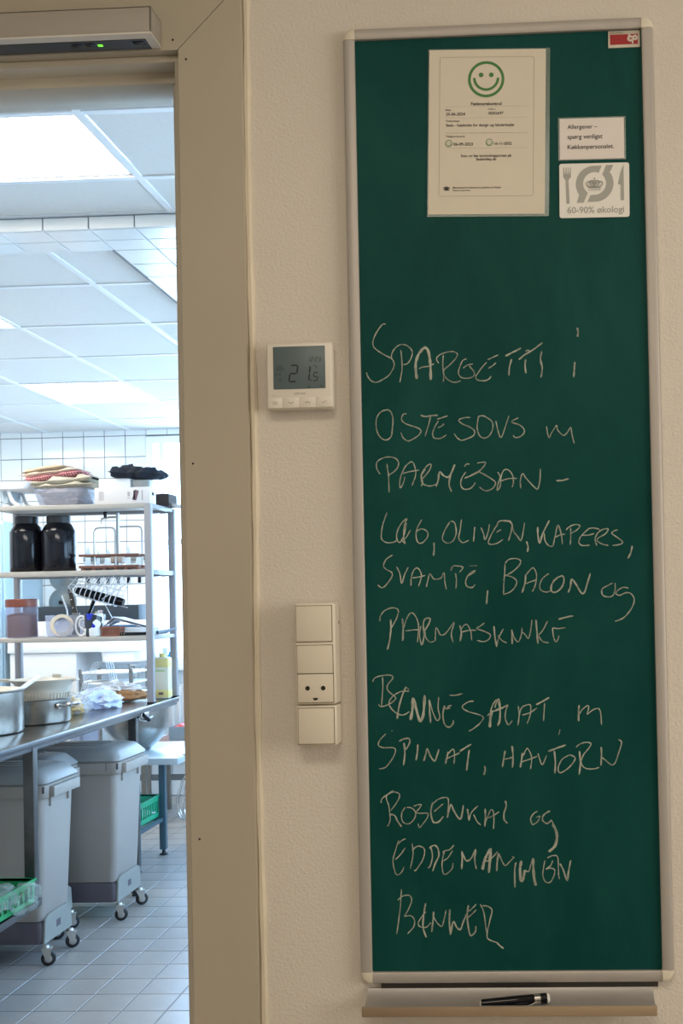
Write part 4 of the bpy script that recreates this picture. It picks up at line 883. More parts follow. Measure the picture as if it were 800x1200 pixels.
b = MB(); b.box(-.055, .055, -.06, -.052, 0, .062); b.box(-.055, .055, .052, .06, 0, .062); b.box(-.055, -.048, -.052, .052, 0, .062); b.box(.048, .055, -.052, .052, 0, .062); b.box(-.048, .048, -.052, .052, 0, .004)
t.part('box_wall', b, mat('dark_brown_card', (.045, .032, .028), .7), smooth=False)
t = Thing('white_scoop', 'white plastic scoop sticking out over the right end of the top shelf', 'scoop', (-1.585, 3.86, Z1_), local=True)
b = MB(); rings = []
for q, rr in ((0, .012), (.015, .020), (.05, .021), (.07, .016)):
    rings.append([(q - .012, rr * cos(a), .022 - rr * .9 * sin(a) - q * .2) for a in [pi * k / 8 for k in range(9)]] )
b.loft(rings, cap=False, closed=False); t.part('bowl', b, mat('white_plastic', (.82, .82, .84), .35), solid=.002)
# clear bin and folded cloths
t = Thing('clear_bin', 'translucent plastic bin filled with folded cloths on the top shelf', 'bin', (-2.07, 3.76, Z1_), local=True)
b = MB(); b.loft([rr_ring(-.10, .10, -.10, .10, .001, .02), rr_ring(-.125, .135, -.12, .12, .085, .03), rr_ring(-.123, .133, -.118, .118, .085, .03), rr_ring(-.098, .098, -.098, .098, .004, .02)])
t.part('wall', b, clear_box)
CL = [((-.095, .095, -.09, .09, .006, .052), (.36, .30, .31), 'mauve grey cloth bunched at the bottom of the clear bin', 1.2, 0, 0),
      ((-.105, .11, -.10, .10, .040, .092), (.47, .41, .39), 'pale mauve cloth in the clear bin, under the beige cloth', 2.4, 0, .008),
      ((-.125, .160, -.11, .10, .083, .118), (.52, .47, .37), 'grey-beige folded cloth with frayed right end, third from top of the stack', 4.4, 0, .012),
      ((-.150, .155, -.11, .10, .105, .142), (.55, .50, .40), 'light beige cloth just under the red striped one', 8.4, -.1, .022),
      ((-.175, .105, -.10, .10, .128, .166), None, 'red and pink striped cloth in the middle of the cloth stack', 5.5, 0, .034),
      ((-.195, .090, -.10, .09, .150, .180), (.66, .54, .42), 'cream folded cloth lying directly on the red striped cloth', 6.1, 0, .028),
      ((-.190, .030, -.10, .09, .168, .194), (.58, .43, .30), 'tan folded cloth on the very top of the stack', 7.7, 0, .030)]
st = bpy.data.materials.new('red_striped_cloth'); st.use_nodes = True; n = st.node_tree.nodes; l = st.node_tree.links
wv = n.new('ShaderNodeTexWave'); wv.inputs['Scale'].default_value = 26; wv.bands_direction = 'X'; wv.inputs['Distortion'].default_value = 1.0
tcn = n.new('ShaderNodeTexCoord'); rp = n.new('ShaderNodeValToRGB'); rp.color_ramp.elements[0].color = (.36, .06, .09, 1); rp.color_ramp.elements[1].color = (.72, .38, .38, 1)
l.new(tcn.outputs['Object'], wv.inputs['Vector']); l.new(wv.outputs['Fac'], rp.inputs[0]); l.new(rp.outputs[0], n['Principled BSDF'].inputs['Base Color']); n['Principled BSDF'].inputs['Roughness'].default_value = .9
for k, (q, c, lab, sd, ln, rs) in enumerate(CL):
    o = solo('folded_cloth', crumple(-2.07 + q[0], -2.07 + q[1], 3.76 + q[2], 3.76 + q[3], Z1_ + q[4], Z1_ + q[5], sd, nx=26, ny=10, amp=.55, lean=ln, rise=rs), mat('cloth_%d' % k, c, .9, noise=.12, nscale=25) if c else st,
             lab, 'cloth', (-2.09, 3.76, Z1_ + q[4]), group='folded cloths stacked in the clear bin', angle=80)
# white strainer stand, far left of the top shelf
wp = mat('white_plastic', (.82, .82, .84), .35)
t = Thing('white_stand', 'white plastic bowl on arched legs, cut off at the left end of the top shelf', 'bowl', (-2.33, 3.74, Z1_), local=True)
b = MB(); b.loft([rr_ring(-.10, .09, -.09, .09, .080, .03), rr_ring(-.115, .115, -.10, .10, .088, .03), rr_ring(-.118, .135, -.105, .105, .122, .03), rr_ring(-.115, .13, -.10, .10, .122, .03), rr_ring(-.098, .088, -.085, .085, .086, .03)]); t.part('bowl', b, wp)
for yy in (-.07, .07):
    t.part('leg', MB().tube(smoothline([(-.075, yy, .006), (-.045, yy, .030), (-.028, yy, .085)]), [.009] * 9, 8), wp)
    t.part('leg', MB().tube(smoothline([(.065, yy, .006), (.030, yy, .030), (.010, yy, .085)]), [.009] * 9, 8), wp)
b = MB(); b.box(-.022, .006, -.066, .066, .02, .08, .003); t.part('strainer', b, mat('pale_blue_mesh', (.45, .55, .62), .6))

# press with wooden slats
pr = Thing('slat_press', 'metal hand press with two wire arches, crank and brown wooden slats on middle shelf', 'press', (-1.83, 3.76, Z2_))
sm = mat('grey_rod', (.42, .42, .42), .35, .8)
for z0, z1, nm in ((1.606, 1.617, 'top_slat'), (1.549, 1.562, 'bottom_slat')):
    for yy in (3.69, 3.76, 3.83): pr.part(nm, MB().box(-1.985, -1.690, yy - .012, yy + .012, z0, z1, .002), wood_brown)
for k in range(6): pr.part('foot', MB().box(-1.975 + k * .053, -1.957 + k * .053, 3.68, 3.84, Z2_, 1.549, .002), wood_brown)
for xa, xb, zt, yy in ((-1.915, -1.812, 1.745, 3.70), (-1.855, -1.725, 1.757, 3.82)):
    pr.part('arch', MB().tube([(xa, yy, 1.562), (xa, yy, zt - .02), (xa + .006, yy, zt - .005), (xa + .02, yy, zt), (xb - .02, yy, zt), (xb - .006, yy, zt - .005), (xb, yy, zt - .02), (xb, yy, 1.562)], .0042), sm)
pr.part('spindle', MB().tube([(-1.822, 3.76, 1.56), (-1.822, 3.76, 1.822)], .0085, 12), sm)
pr.part('nut_block', MB().box(-1.852, -1.794, 3.735, 3.785, 1.575, 1.606, .004), mat('beige_block', (.50, .42, .36), .6))
pr.part('crank', MB().tube([(-1.822, 3.76, 1.800), (-1.86, 3.75, 1.800), (-1.893, 3.74, 1.792), (-1.896, 3.74, 1.765)], .0055), sm)
pr.part('knob', MB().lathe([(.001, 0), (.006, 0), (.010, .02), (.009, .030), (.001, .032)], (-1.876, 3.742, 1.796), 14, cap=True), black_gloss)

# lowest shelf: clear box with utensils, tape roll, mug, basket, papers, tool
t = Thing('utensil_box', 'clear plastic box holding kitchen utensils on the lowest shelf', 'box', (-2.03, 3.74, Z3_), local=True)
b = MB(); b.loft([rr_ring(-.118, .118, -.07, .07, .001, .012), rr_ring(-.122, .122, -.075, .075, .105, .012), rr_ring(-.120, .120, -.073, .073, .105, .012), rr_ring(-.115, .115, -.067, .067, .004, .012)]); t.part('wall', b, clear_box)
def stick(name, label, pts, r, m, cat='utensil'):
    return solo(name, MB().tube(pts, r, 10), m, label, cat, pts[0])
sp = Thing('spatula', 'dark riveted spatula handle standing up out of the clear utensil box', 'spatula', (-2.03, 3.735, Z3_ + .01))
sp.part('handle', MB().loft([[(x - w_, y, z), (x + w_, y, z), (x + w_, y + .006, z), (x - w_, y + .006, z)] for x, y, z, w_ in ((-2.030, 3.73, 1.335, .012), (-2.042, 3.73, 1.40, .011), (-2.052, 3.73, 1.445, .010), (-2.053, 3.73, 1.455, .007))]), mat('dark_olive_handle', (.07, .055, .035), .5))
sp.part('blade', MB().box(-2.045, -2.005, 3.731, 3.734, 1.228, 1.335), steel)
for z in (1.36, 1.40, 1.437): sp.part('rivet', MB().lathe([(.001, -.002), (.004, -.001), (.004, .001)], (-2.034 - (z - 1.335) * .18, 3.73, z), 10, 'y'), chrome)
stick('black_spatula', 'black spatula handle leaning right out of the clear utensil box', [(-1.985, 3.74, 1.23), (-1.965, 3.74, 1.33), (-1.925, 3.74, 1.425)], [.006, .009, .010], black_gloss)
stick('white_stick', 'thin white stick leaning left out of the clear utensil box', [(-2.065, 3.745, 1.23), (-2.075, 3.745, 1.35), (-2.10, 3.745, 1.42)], .004, wp)
stick('pale_pen', 'pale yellow pen upright in the right of the clear utensil box', [(-1.945, 3.745, 1.225), (-1.93, 3.745, 1.34)], .005, mat('pale_yellow', (.6, .6, .35), .4), 'pen')
stick('white_pen', 'white pen upright in the right of the clear utensil box', [(-1.925, 3.74, 1.225), (-1.915, 3.74, 1.345)], .005, wp, 'pen')
stick('pink_brush', 'pinkish-tipped brush leaning over the right rim of the clear utensil box', [(-1.925, 3.70, 1.24), (-1.885, 3.70, 1.345)], [.004, .007], mat('pinkish', (.7, .5, .48), .4), 'brush')
t = Thing('tape_roll', 'wide cream ring of tape leaning in the front of the utensil box', 'tape', (-2.062, 3.66, 1.277), (radians(-8), 0, radians(15)), local=True)
t.part('tape', MB().lathe([(.036, -.011), (.053, -.011), (.053, .011), (.036, .011), (.036, -.011)], (0, 0, 0), 40, 'y'), mat('cream_tape', (.66, .56, .43), .5))
t = Thing('clear_saucer', 'small round clear saucer standing before the utensil box, below the tape roll', 'saucer', (-2.035, 3.638, 1.262), (radians(-10), 0, 0), local=True)
t.part('disc', MB().lathe([(.001, 0), (.036, 0), (.040, -.004), (.041, -.012), (.042, -.012), (.041, .001), (.001, .002)], (0, 0, 0), 32, 'y'), clear_box)
t = Thing('white_plastic_ring', 'oval white plastic ring between the tape roll and the mug', 'ring', (-1.965, 3.652, 1.272), local=True)
t.part('ring', MB().tube([(.026 * cos(a), 0, .047 * sin(a)) for a in [2 * pi * k / 28 for k in range(28)]], .005, 8, closed=True), wp)
t = Thing('mug', 'white mug with dark blue and grey pattern on the lowest shelf', 'mug', (-1.905, 3.655, Z3_), local=True)
mg = bpy.data.materials.new('blue_pattern_glaze'); mg.use_nodes = True; n = mg.node_tree.nodes; l = mg.node_tree.links
vt = n.new('ShaderNodeTexVoronoi'); vt.inputs['Scale'].default_value = 26; tcn = n.new('ShaderNodeTexCoord'); rp = n.new('ShaderNodeValToRGB'); rp.color_ramp.interpolation = 'CONSTANT'
rp.color_ramp.elements[0].color = (.78, .78, .76, 1); rp.color_ramp.elements[1].position = .75; rp.color_ramp.elements[1].color = (.62, .60, .56, 1)
e = rp.color_ramp.elements.new(.30); e.color = (.02, .025, .04, 1); e = rp.color_ramp.elements.new(.66); e.color = (.01, .03, .45, 1)
sx = n.new('ShaderNodeSeparateColor'); l.new(tcn.outputs['Object'], vt.inputs['Vector']); l.new(vt.outputs['Color'], sx.inputs[0]); l.new(sx.outputs[0], rp.inputs[0]); l.new(rp.outputs[0], n['Principled BSDF'].inputs['Base Color']); n['Principled BSDF'].inputs['Roughness'].default_value = .2
t.part('cup', MB().lathe([(.001, 0), (.036, 0), (.040, .004), (.042, .108), (.040, .110), (.038, .108), (.036, .006), (.001, .005)], (0, 0, 0), 32), mg)
t.part('handle', MB().tube(smoothline([(-.040, 0, .085), (-.062, -.005, .080), (-.066, -.005, .050), (-.040, 0, .028)]), .0045), wp)
t = Thing('brown_basket', 'little brown plastic basket with slotted sides on the lowest shelf', 'basket', (-1.818, 3.67, Z3_), local=True)
b = MB()
for k in range(11): b.box(-.040 + k * .0076, -.0365 + k * .0076, -.036, -.033, .006, .038); b.box(-.040 + k * .0076, -.0365 + k * .0076, .033, .036, .006, .038)
for k in range(9): b.box(-.043, -.040, -.033 + k * .0078, -.029 + k * .0078, .006, .038); b.box(.040, .043, -.033 + k * .0078, -.029 + k * .0078, .006, .038)
b.box(-.042, .042, -.036, .036, 0, .007, .001); b.box(-.046, .046, -.039, -.034, .037, .046, .001); b.box(-.046, .046, .034, .039, .037, .046, .001); b.box(-.046, -.041, -.034, .034, .037, .046, .001); b.box(.041, .046, -.034, .034, .037, .046, .001)
t.part('basket_wall', b, mat('red_brown_plastic', (.24, .085, .05), .45), smooth=False)
pb = mat('white_sheet', (.74, .72, .76), .5); pbl = mat('blue_folder', (.10, .30, .62), .4)
for k, (z, m_, lab, dx) in enumerate(((1.255, pbl, 'blue plastic folder lying under the papers behind the brown basket', 0), (1.264, pb, 'white sheet of paper sloping down to the right behind the brown basket', .01), (1.272, pb, 'topmost white paper, pointed and sloping, on the blue folder', .0))):
    b = MB().poly([(-1.880 + dx, 3.72, z - .002), (-1.83 + dx, 3.70, z + .030 + .005 * k), (-1.635, 3.72, z - .022 + .003 * k), (-1.66, 3.87, z - .022 + .003 * k), (-1.84, 3.87, z + .026 + .005 * k)], [(0, 1, 2, 3, 4)])
    if k == 0: b = MB().box(-1.885, -1.70, 3.72, 3.90, 1.262, 1.270, .001)
    solo('folder' if k == 0 else 'paper_sheet', b, m_, lab, 'folder' if k == 0 else 'paper', (-1.78, 3.78, z), solid=0 if k == 0 else .003, smooth=False)
solo('document_tray', MB().box(-1.872, -1.66, 3.715, 3.91, Z3_, 1.2605, .003), clear('smoky_tray', (.75, .78, .8), .5), 'low clear tray under the folder on the lowest shelf', 'tray', (-1.77, 3.8, Z3_))
t = Thing('folding_tool', 'black tool with a bright blade lying at the right end of the lowest shelf', 'tool', (-1.72, 3.66, Z3_ + .008))
t.part('handle', MB().tube([(-1.785, 3.655, Z3_ + .009), (-1.62, 3.68, Z3_ + .010)], [.007, .008], 10), black_gloss)
for x in (-1.768, -1.755): t.part('rivet', MB().lathe([(.001, -.001), (.003, 0), (.003, .002)], (x, 3.648, Z3_ + .009), 8, 'y'), chrome)
t.part('jaw', MB().tube([(-1.61, 3.69, Z3_ + .012), (-1.585, 3.75, Z3_ + .016), (-1.55, 3.80, Z3_ + .030)], [.009, .010, .003], 8), mat('blue_steel_blade', (.25, .30, .36), .3, .7))

# wire basket with black roller hanging below the middle shelf
hb = Thing('wire_holder', 'slanting wire holder with a black roller hanging under the middle shelf', 'rack', (-1.89, 3.72, 1.50))
wire = mat('pale_wire', (.72, .73, .75), .3, .6)
A = Vector((-2.012, 3.70, 1.446)); B = Vector((-1.776, 3.70, 1.380))
hb.part('roller', MB().tube([A, A.lerp(B, .1), A.lerp(B, .9), B], [.014, .020, .021, .018], 16), black_gloss)
b = MB()
for k in range(9):
    p = A.lerp(B, .05 + k * .1); q = p + Vector((.055, 0, .085))
    b.tube(smoothline([(q.x, 3.655, min(1.508, q.z + .02)), (p.x + .010, 3.662, p.z + .012), (p.x - .006, 3.678, p.z - .020), (p.x - .006, 3.72, p.z - .024), (p.x + .008, 3.74, p.z + .01), (q.x, 3.745, min(1.508, q.z + .02))]), .0024, 6)
for dz, yy in ((0.030, 3.662), (-.024, 3.70), (.055, 3.655)):
    b.tube([A + Vector((-.01, yy - 3.70, dz)), B + Vector((.02, yy - 3.70, dz))], .0024, 6)
b.tube([(-2.03, 3.66, 1.462), (-1.985, 3.66, 1.508)], .0028, 6); b.tube([(-2.03, 3.66, 1.462), (-2.01, 3.67, 1.43)], .0028, 6)
b.tube([(-1.742, 3.66, 1.470), (-1.765, 3.66, 1.508)], .0028, 6); b.tube([(-1.742, 3.66, 1.470), (-1.865, 3.66, 1.400), (-1.815, 3.66, 1.305)], .0028, 6)
hb.part('wire_frame', b, wire)

# ---------------- things on the table ----------------
def pot(name, label, x, y, r, h, handles=()):
    t = Thing(name, label, 'pot', (x, y, .9005), local=True)
    t.part('body', MB().lathe([(.001, .0), (r - .012, .0), (r - .004, .004), (r, .012), (r, h - .004), (r + .004, h), (r + .002, h + .002), (r - .003, h - .003), (r - .004, .014), (r - .012, .006), (.001, .006)], (0, 0, 0), 64), steel)
    t.part('base_plate', MB().lathe([(.001, -.0003), (r - .014, -.0003), (r - .010, .003), (r - .010, .006), (.001, .006)], (0, 0, 0), 48), mat('bronzed_base', (.42, .33, .22), .35, .9))
    for a in handles:
        a = radians(a); c, s_ = cos(a), sin(a)
        def L(u, v, z): return ((r + u) * c - v * s_, (r + u) * s_ + v * c, z)
        t.part('handle', MB().tube(smoothline([L(0, -.040, h * .72), L(.020, -.040, h * .74), L(.045, -.028, h * .80), L(.052, 0, h * .83), L(.045, .028, h * .80), L(.020, .040, h * .74), L(0, .040, h * .72)]), .0065, 10), chrome)
        for v in (-.04, .04):
            P0 = L(-.001, v, h * .72); P1 = L(.005, v, h * .72); t.part('rivet_plate', MB().tube([P0, P1], [.013, .010], 12), chrome)
    return t
pot('stock_pot', 'tall steel pot cut off at the left edge, nearest on the steel table', -1.895, 2.50, .19, .157, (170,))
pot('saucepan', 'low wide steel pot with a loop handle, under the cream colander', -1.815, 2.86, .135, .098, (-10, 170))
t = Thing('cream_liner', 'cream plastic bowl sitting inside the tall steel pot', 'bowl', (-1.895, 2.50, 1.02), local=True)
t.part('bowl', MB().lathe([(.001, -.02), (.10, -.02), (.16, .02), (.182, .036), (.1835, .042), (.178, .040), (.155, .024), (.098, -.015), (.001, -.015)], (0, 0, 0), 48), mat('cream_plastic_bowl', (.50, .44, .35), .4))
t = Thing('white_ladle', 'white plastic utensil handle slanting up over the rim of the tall pot', 'ladle', (-1.75, 2.5, 1.06))
t.part('handle', MB().loft([[(x, y - .007, z), (x + .006, y + .007, z), (x, y + .007, z + .008), (x - .006, y - .007, z + .008)] for x, y, z in ((-1.79, 2.50, 1.030), (-1.715, 2.56, 1.062), (-1.685, 2.62, 1.098))]), wp)
crm = mat('cream_colander_plastic', (.52, .47, .39), .35)
t = Thing('colander', 'cream plastic colander with ribbed sides and long handle resting in the low pot', 'colander', (-1.780, 2.86, .972), local=True)
t.part('bowl', MB().lathe([(.001, .0), (.085, .0), (.090, .004), (.098, .050), (.108, .085), (.126, .100), (.128, .104), (.123, .104), (.105, .090), (.095, .052), (.087, .007), (.001, .004)], (0, 0, 0), 56), crm)
b = MB()
for k in range(44):
    a = 2 * pi * k / 44; b.loft([[((r + dr) * cos(a + da), (r + dr) * sin(a + da), z) for dr, da in ((0, -.012), (.004, -.012), (.004, .012), (0, .012))] for r, z in ((.090, .012), (.0975, .050))])
rb = t.part('rib_ring', b, crm, smooth=False); rb['kind'] = 'stuff'
t.part('handle', MB().loft([[(x, y - w_, z), (x, y + w_, z), (x, y + w_, z + .010), (x, y - w_, z + .010)] for x, y, z, w_ in ((-.118, 0, .092, .03), (-.16, -.01, .096, .018), (-.30, -.03, .098, .018), (-.33, -.033, .096, .014))]), crm)
t.part('rest_hook', MB().box(.122, .142, -.02, .02, .094, .102, .003), crm)
t.part('pour_tab', MB().box(-.02, .02, .118, .130, .098, .116, .004), crm)
t = Thing('pasta_bag', 'small pile of yellow pasta beside the handle of the low pot', 'pasta', (-1.80, 3.16, .9))
b = MB()
for k in range(70):
    a = random.uniform(0, 6.28); rr = random.uniform(0, .045); h = .905 + random.random() * .075 * (1 - rr / .07)
    x, y = -1.795 + rr * cos(a), 3.16 + rr * sin(a); th = random.uniform(0, 3.14); dx, dy = .014 * cos(th), .014 * sin(th); dz = random.uniform(-.006, .006)
    b.tube([(x - dx, y - dy, h - dz), (x + dx, y + dy, h + dz)], .0055, 6)
po = t.part('pasta_pieces', b, mat('yellow_pasta', (.72, .46, .10), .5, noise=.2, nscale=40), kind='stuff')
def blob(c, s, seed, amp=.35, fr=2.2, sub=4, flat=None):
    bm_ = bmesh.new(); bmesh.ops.create_icosphere(bm_, subdivisions=sub, radius=1)
    for v in bm_.verts:
        nn_ = mnoise.noise(v.co * fr + Vector((seed, seed * 2, 0))) + .5 * mnoise.noise(v.co * fr * 2.7 + Vector((0, seed, seed)))
        co_ = v.co * (1 + amp * nn_)
        z = co_.z * s[2] + c[2]
        if flat is not None: z = max(z, flat)
        v.co = Vector((co_.x * s[0] + c[0], co_.y * s[1] + c[1], z))
    b = MB(); m_ = bpy.data.meshes.new('t'); bm_.to_mesh(m_); bm_.free(); b.bm.from_mesh(m_); bpy.data.meshes.remove(m_); return b
t.part('clear_bag', blob((-1.79, 3.16, .940), (.068, .065, .055), 2.0, .3, flat=.901), bag_film, angle=80)
solo('plastic_bag', blob((-1.795, 3.42, .935), (.095, .13, .05), 5.0, .5, 3.0, flat=.901), bag_film_b, 'crumpled bluish-white plastic bag lying on the table between pasta and bread', 'bag', (-1.775, 3.37, .901), angle=70)
t = Thing('bread_basket', 'brown crusty bread in white paper near the end of the steel table', 'bread', (-1.80, 3.74, .9005))
t.part('bread', blob((-1.80, 3.74, .932), (.120, .065, .032), 9.0, .25, 2.0, flat=.9015), mat('brown_crust', (.36, .19, .085), .8, noise=.4, nscale=40, bump=.4, bscale=80), angle=80)
t.part('wrapping_paper', blob((-1.825, 3.745, .962), (.105, .055, .026), 11.0, .7, 3.2), mat('white_wrapping', (.82, .82, .84), .7), angle=60)
# oil bottle
t = Thing('oil_bottle', 'rectangular bottle with yellow and white label behind the rack post', 'bottle', (-1.648, 3.865, .9005), local=True)
yl = mat('yellow_label', (.72, .62, .25), .4)
t.part('body', MB().box(-.038, .038, -.03, .03, 0, .205, .008), mat('pale_oil', (.70, .68, .55), .25))
t.part('yellow_band', MB().box(-.0385, .0385, -.0308, .0308, .002, .050, .008), yl); t.part('top_band', MB().box(-.0385, .0385, -.0308, .0308, .150, .203, .008), yl)
t.part('label_print', MB().box(-.012, .012, -.0314, -.0306, .020, .032), mat('dark_print', (.15, .1, .1), .5), smooth=False)
t.part('green_print', MB().box(-.034, .020, -.0304, -.0298, .135, .142), mat('green_print', (.35, .5, .2), .5), smooth=False)
t.part('cap', MB().lathe([(.016, .203), (.016, .225), (.001, .226)], (0, 0, 0), 20), yl)
# wire rack behind bread
t = Thing('wire_rack', 'bent chrome wire rack standing behind the bread and plastic bag', 'rack', (-1.95, 3.83, .9005))
b = MB()
for k in range(4):
    y = 3.845 + k * .028; b.tube([(-2.065, y, .902), (-2.045, y, .985), (-1.985, y, 1.085), (-1.93, y, 1.092), (-1.885, y, .902)], .0025, 6)
for x, z in ((-2.058, .94), (-2.040, .99), (-2.01, 1.045), (-1.985, 1.085), (-1.93, 1.09), (-1.905, .99), (-1.895, .94)): b.tube([(x, 3.84, z), (x, 3.935, z)], .0025, 6)
for z in (.925, .955, .99, 1.025, 1.06): b.tube([(-2.06 + (z - .925) * .45, 3.845, z), (-1.893 - (z - .925) * .22, 3.845, z)], .0022, 6)
t.part('wire_frame', b, wire)

# ---------------- green crate with bagged bread on the lower shelf ----------------
def crate(name, label, x0, x1, y0, y1, z0, h, m, slots=True):
    t = Thing(name, label, 'crate', ((x0 + x1) / 2, (y0 + y1) / 2, z0))
    b = MB(); th = .006; b.box(x0, x1, y0, y1, z0, z0 + .006)
    t.part('base', b, m, smooth=False)
    for s_ in (0, 1):
        b = MB(); xx = x0 if s_ == 0 else x1 - th
        b.box(xx, xx + th, y0, y1, z0, z0 + h * .25); b.box(xx, xx + th, y0, y1, z0 + h * .75, z0 + h)
        n_ = int((y1 - y0) / .035)
        for k in range(n_ + 1): yy = y0 + (y1 - y0 - .012) * k / n_; b.box(xx, xx + th, yy, yy + .012, z0 + h * .25, z0 + h * .75)
        b.box(xx - .006 * (s_ == 0), xx + th + .006 * (s_ == 1), y0 - .006, y1 + .006, z0 + h - .008, z0 + h); t.part('side_wall', b, m, smooth=False)
        b = MB(); yy = y0 if s_ == 0 else y1 - th
        b.box(x0 + th, x1 - th, yy, yy + th, z0, z0 + h); b.box(x0, x1, yy - .006 * (s_ == 0), yy + th + .006 * (s_ == 1), z0 + h - .008, z0 + h); t.part('end_wall', b, m, smooth=False)
    return t
crate('green_crate', 'green plastic crate on the low shelf, cut off at the left edge, holding bagged bread', -1.95, -1.530, 1.62, 2.24, .3455, .086, green_plastic)
brd = mat('bread_roll_crust', (.42, .22, .09), .8)
t = Thing('bagged_bread', 'brown bread rolls in a crumpled clear bag on the near green crate', 'bread', (-1.60, 2.02, .36))
for k, (x, y) in enumerate(((-1.64, 2.05), (-1.72, 1.98), (-1.63, 1.90))): t.part('bread_roll', blob((x, y, .425), (.060, .075, .050), 3.0 + k, .15, 1.5, 3), brd, angle=80)
bag_wrinkled = clear('wrinkled_bag_film', (0.70, 0.78, 0.75), 0.16, 0.12)
t.part('bag', blob((-1.61, 2.02, .410), (.11, .15, .045), 6.5, .32, 2.0, sub=5, flat=.356), bag_wrinkled, angle=80)
t.part('bag_end', blob((-1.515, 2.13, .395), (.040, .075, .046), 4.2, .38, 1.8, sub=5), bag_wrinkled, angle=80)

# ---------------- small table behind the bins ----------------
t = Thing('low_table', 'low blue-grey metal table with bright top behind the farthest bin', 'table', (-2.0, 4.25, 0))
t.part('table_top', MB().box(-2.55, -1.612, 3.955, 4.62, .555, .588, .003), mat('pale_blue_steel_top', (.60, .68, .72), .3, .3))
for x, y in ((-1.865, 3.985), (-1.865, 4.375), (-2.52, 3.985), (-2.52, 4.375)):
    t.part('leg', MB().box(x, x + .035, y, y + .035, .03, .5545, .003), teal_steel)
    t.part('foot', MB().lathe([(.022, 0), (.024, .004), (.010, .012), (.007, .03)], (x + .0175, y + .0175, 0), 14, cap=True), rubber)
b = MB(); b.box(-2.50, -1.84, 4.0, 4.02, .185, .205); b.box(-2.50, -1.84, 4.39, 4.41, .185, .205); b.box(-1.862, -1.842, 4.02, 4.39, .185, .205); t.part('shelf_rail', b, teal_steel, smooth=False)
crate('bright_green_crate', 'bright green slotted crate on the rails of the low table', -2.40, -1.868, 4.03, 4.385, .2055, .125, green_crate2)
solo('white_cloth', crumple(-2.38, -1.89, 4.05, 4.37, .215, .275, 2.2, amp=.4), wp, 'white sheet bunched inside the bright green crate', 'cloth', (-2.1, 4.2, .215), angle=80)
t = Thing('mixing_bowl', 'large deep steel mixing bowl standing on the low table', 'bowl', (-1.945, 4.28, .5885), local=True)
t.part('bowl', MB().lathe([(.001, 0), (.055, 0), (.075, .006), (.135, .065), (.162, .115), (.168, .15), (.168, .285), (.173, .290), (.166, .288), (.160, .15), (.130, .07), (.07, .010), (.001, .006)], (0, 0, 0), 56), steel)
t.part('handle', MB().tube(smoothline([(.12, -.117, .24), (.15, -.15, .235), (.16, -.11, .235), (.150, -.075, .24)]), .006), chrome)
solo('clear_tub', MB().lathe([(.001, 0), (.060, 0), (.075, .10), (.078, .13), (.075, .13), (.070, .10), (.056, .004), (.001, .003)], (-2.17, 4.14, .5885), 32), clear_box, 'clear plastic tub on the low table, left of the steel bowl', 'tub', (-2.17, 4.14, .5885))
# balloon whisk hanging from the table corner
t = Thing('balloon_whisk', 'large wire balloon whisk hanging at the right corner of the low table', 'whisk', (-1.562, 3.97, .555))
b = MB()
for k in range(7):
    a = pi * k / 7; P = []
    for q in range(25):
        u = q / 24 * 2 - 1; s_ = sin(pi * q / 24) ; zz = .535 - .265 * (1 - abs(u) ** 2.4); rr = .072 * (1 if u > 0 else -1) * (abs(u) * (1 - abs(u) ** 3)) * 1.9
        P.append((-1.562 + rr * cos(a), 3.97 + rr * sin(a) * .8, zz))
    b.tube(P, .0026, 6)
t.part('wire_cage', b, chrome); t.part('handle', MB().tube([(-1.562, 3.97, .53), (-1.562, 3.97, .60)], .009, 10), chrome); t.part('hook', MB().tube([(-1.562, 3.97, .60), (-1.59, 3.975, .603), (-1.615, 3.98, .592)], .003, 6), chrome)

# ---------------- far side of the kitchen ----------------
pale = mat('pale_machine_enamel', (.70, .69, .68), .4)
t = Thing('kitchen_machine', 'pale wall-side machine with a dark band along its top, seen through the rack', 'machine', (-2.95, 5.75, 0))
t.part('cabinet', MB().box(-3.30, -2.850, 5.60, 6.15, 0.10, 1.060, .004), pale)
t.part('head', MB().box(-3.30, -2.41, 5.60, 6.15, 1.062, 1.272, .006), pale)
t.part('edge_strip', MB().box(-3.31, -2.405, 5.588, 5.60, 1.062, 1.132, .003), mat('pale_edge', (.76, .77, .78), .35))
t.part('dark_band', MB().box(-3.25, -2.43, 5.62, 5.75, 1.272, 1.370, .004), mat('dark_slate_band', (.020, .030, .042), .6), label='dark slate blue band')
t.part('plinth', MB().box(-3.28, -2.87, 5.64, 6.1, 0, .10), dolly_dark, smooth=False)
t.part('basin', MB().loft([rr_ring(-2.66, -2.46, 5.64, 5.90, .975, .05), rr_ring(-2.69, -2.43, 5.60, 5.94, .995, .05), rr_ring(-2.70, -2.42, 5.60, 5.95, 1.061, .05)]), mat('basin_enamel', (.82, .83, .84), .3))
t.part('drain_pipe', MB().lathe([(.030, .62), (.030, .95), (.040, .955), (.040, .975)], (-2.52, 5.76, 0), 20, cap=True), chrome)
t = Thing('tray_rack', 'rack of white trays below the basin of the pale machine', 'rack', (-2.55, 5.35, 0))
for k in range(5): t.part('tray', MB().box(-2.66, -2.32, 5.2, 5.5, .68 + k * .065, .692 + k * .065, .003), wb2)
for x, y in ((-2.66, 5.2), (-2.34, 5.2), (-2.66, 5.48), (-2.34, 5.48)): t.part('post', MB().box(x, x + .02, y, y + .02, 0, .97), steel)
t = Thing('tall_fridge', 'tall steel cabinet with painted-in blue reflection at the far left of the kitchen', 'fridge', (-3.62, 5.8, 0))
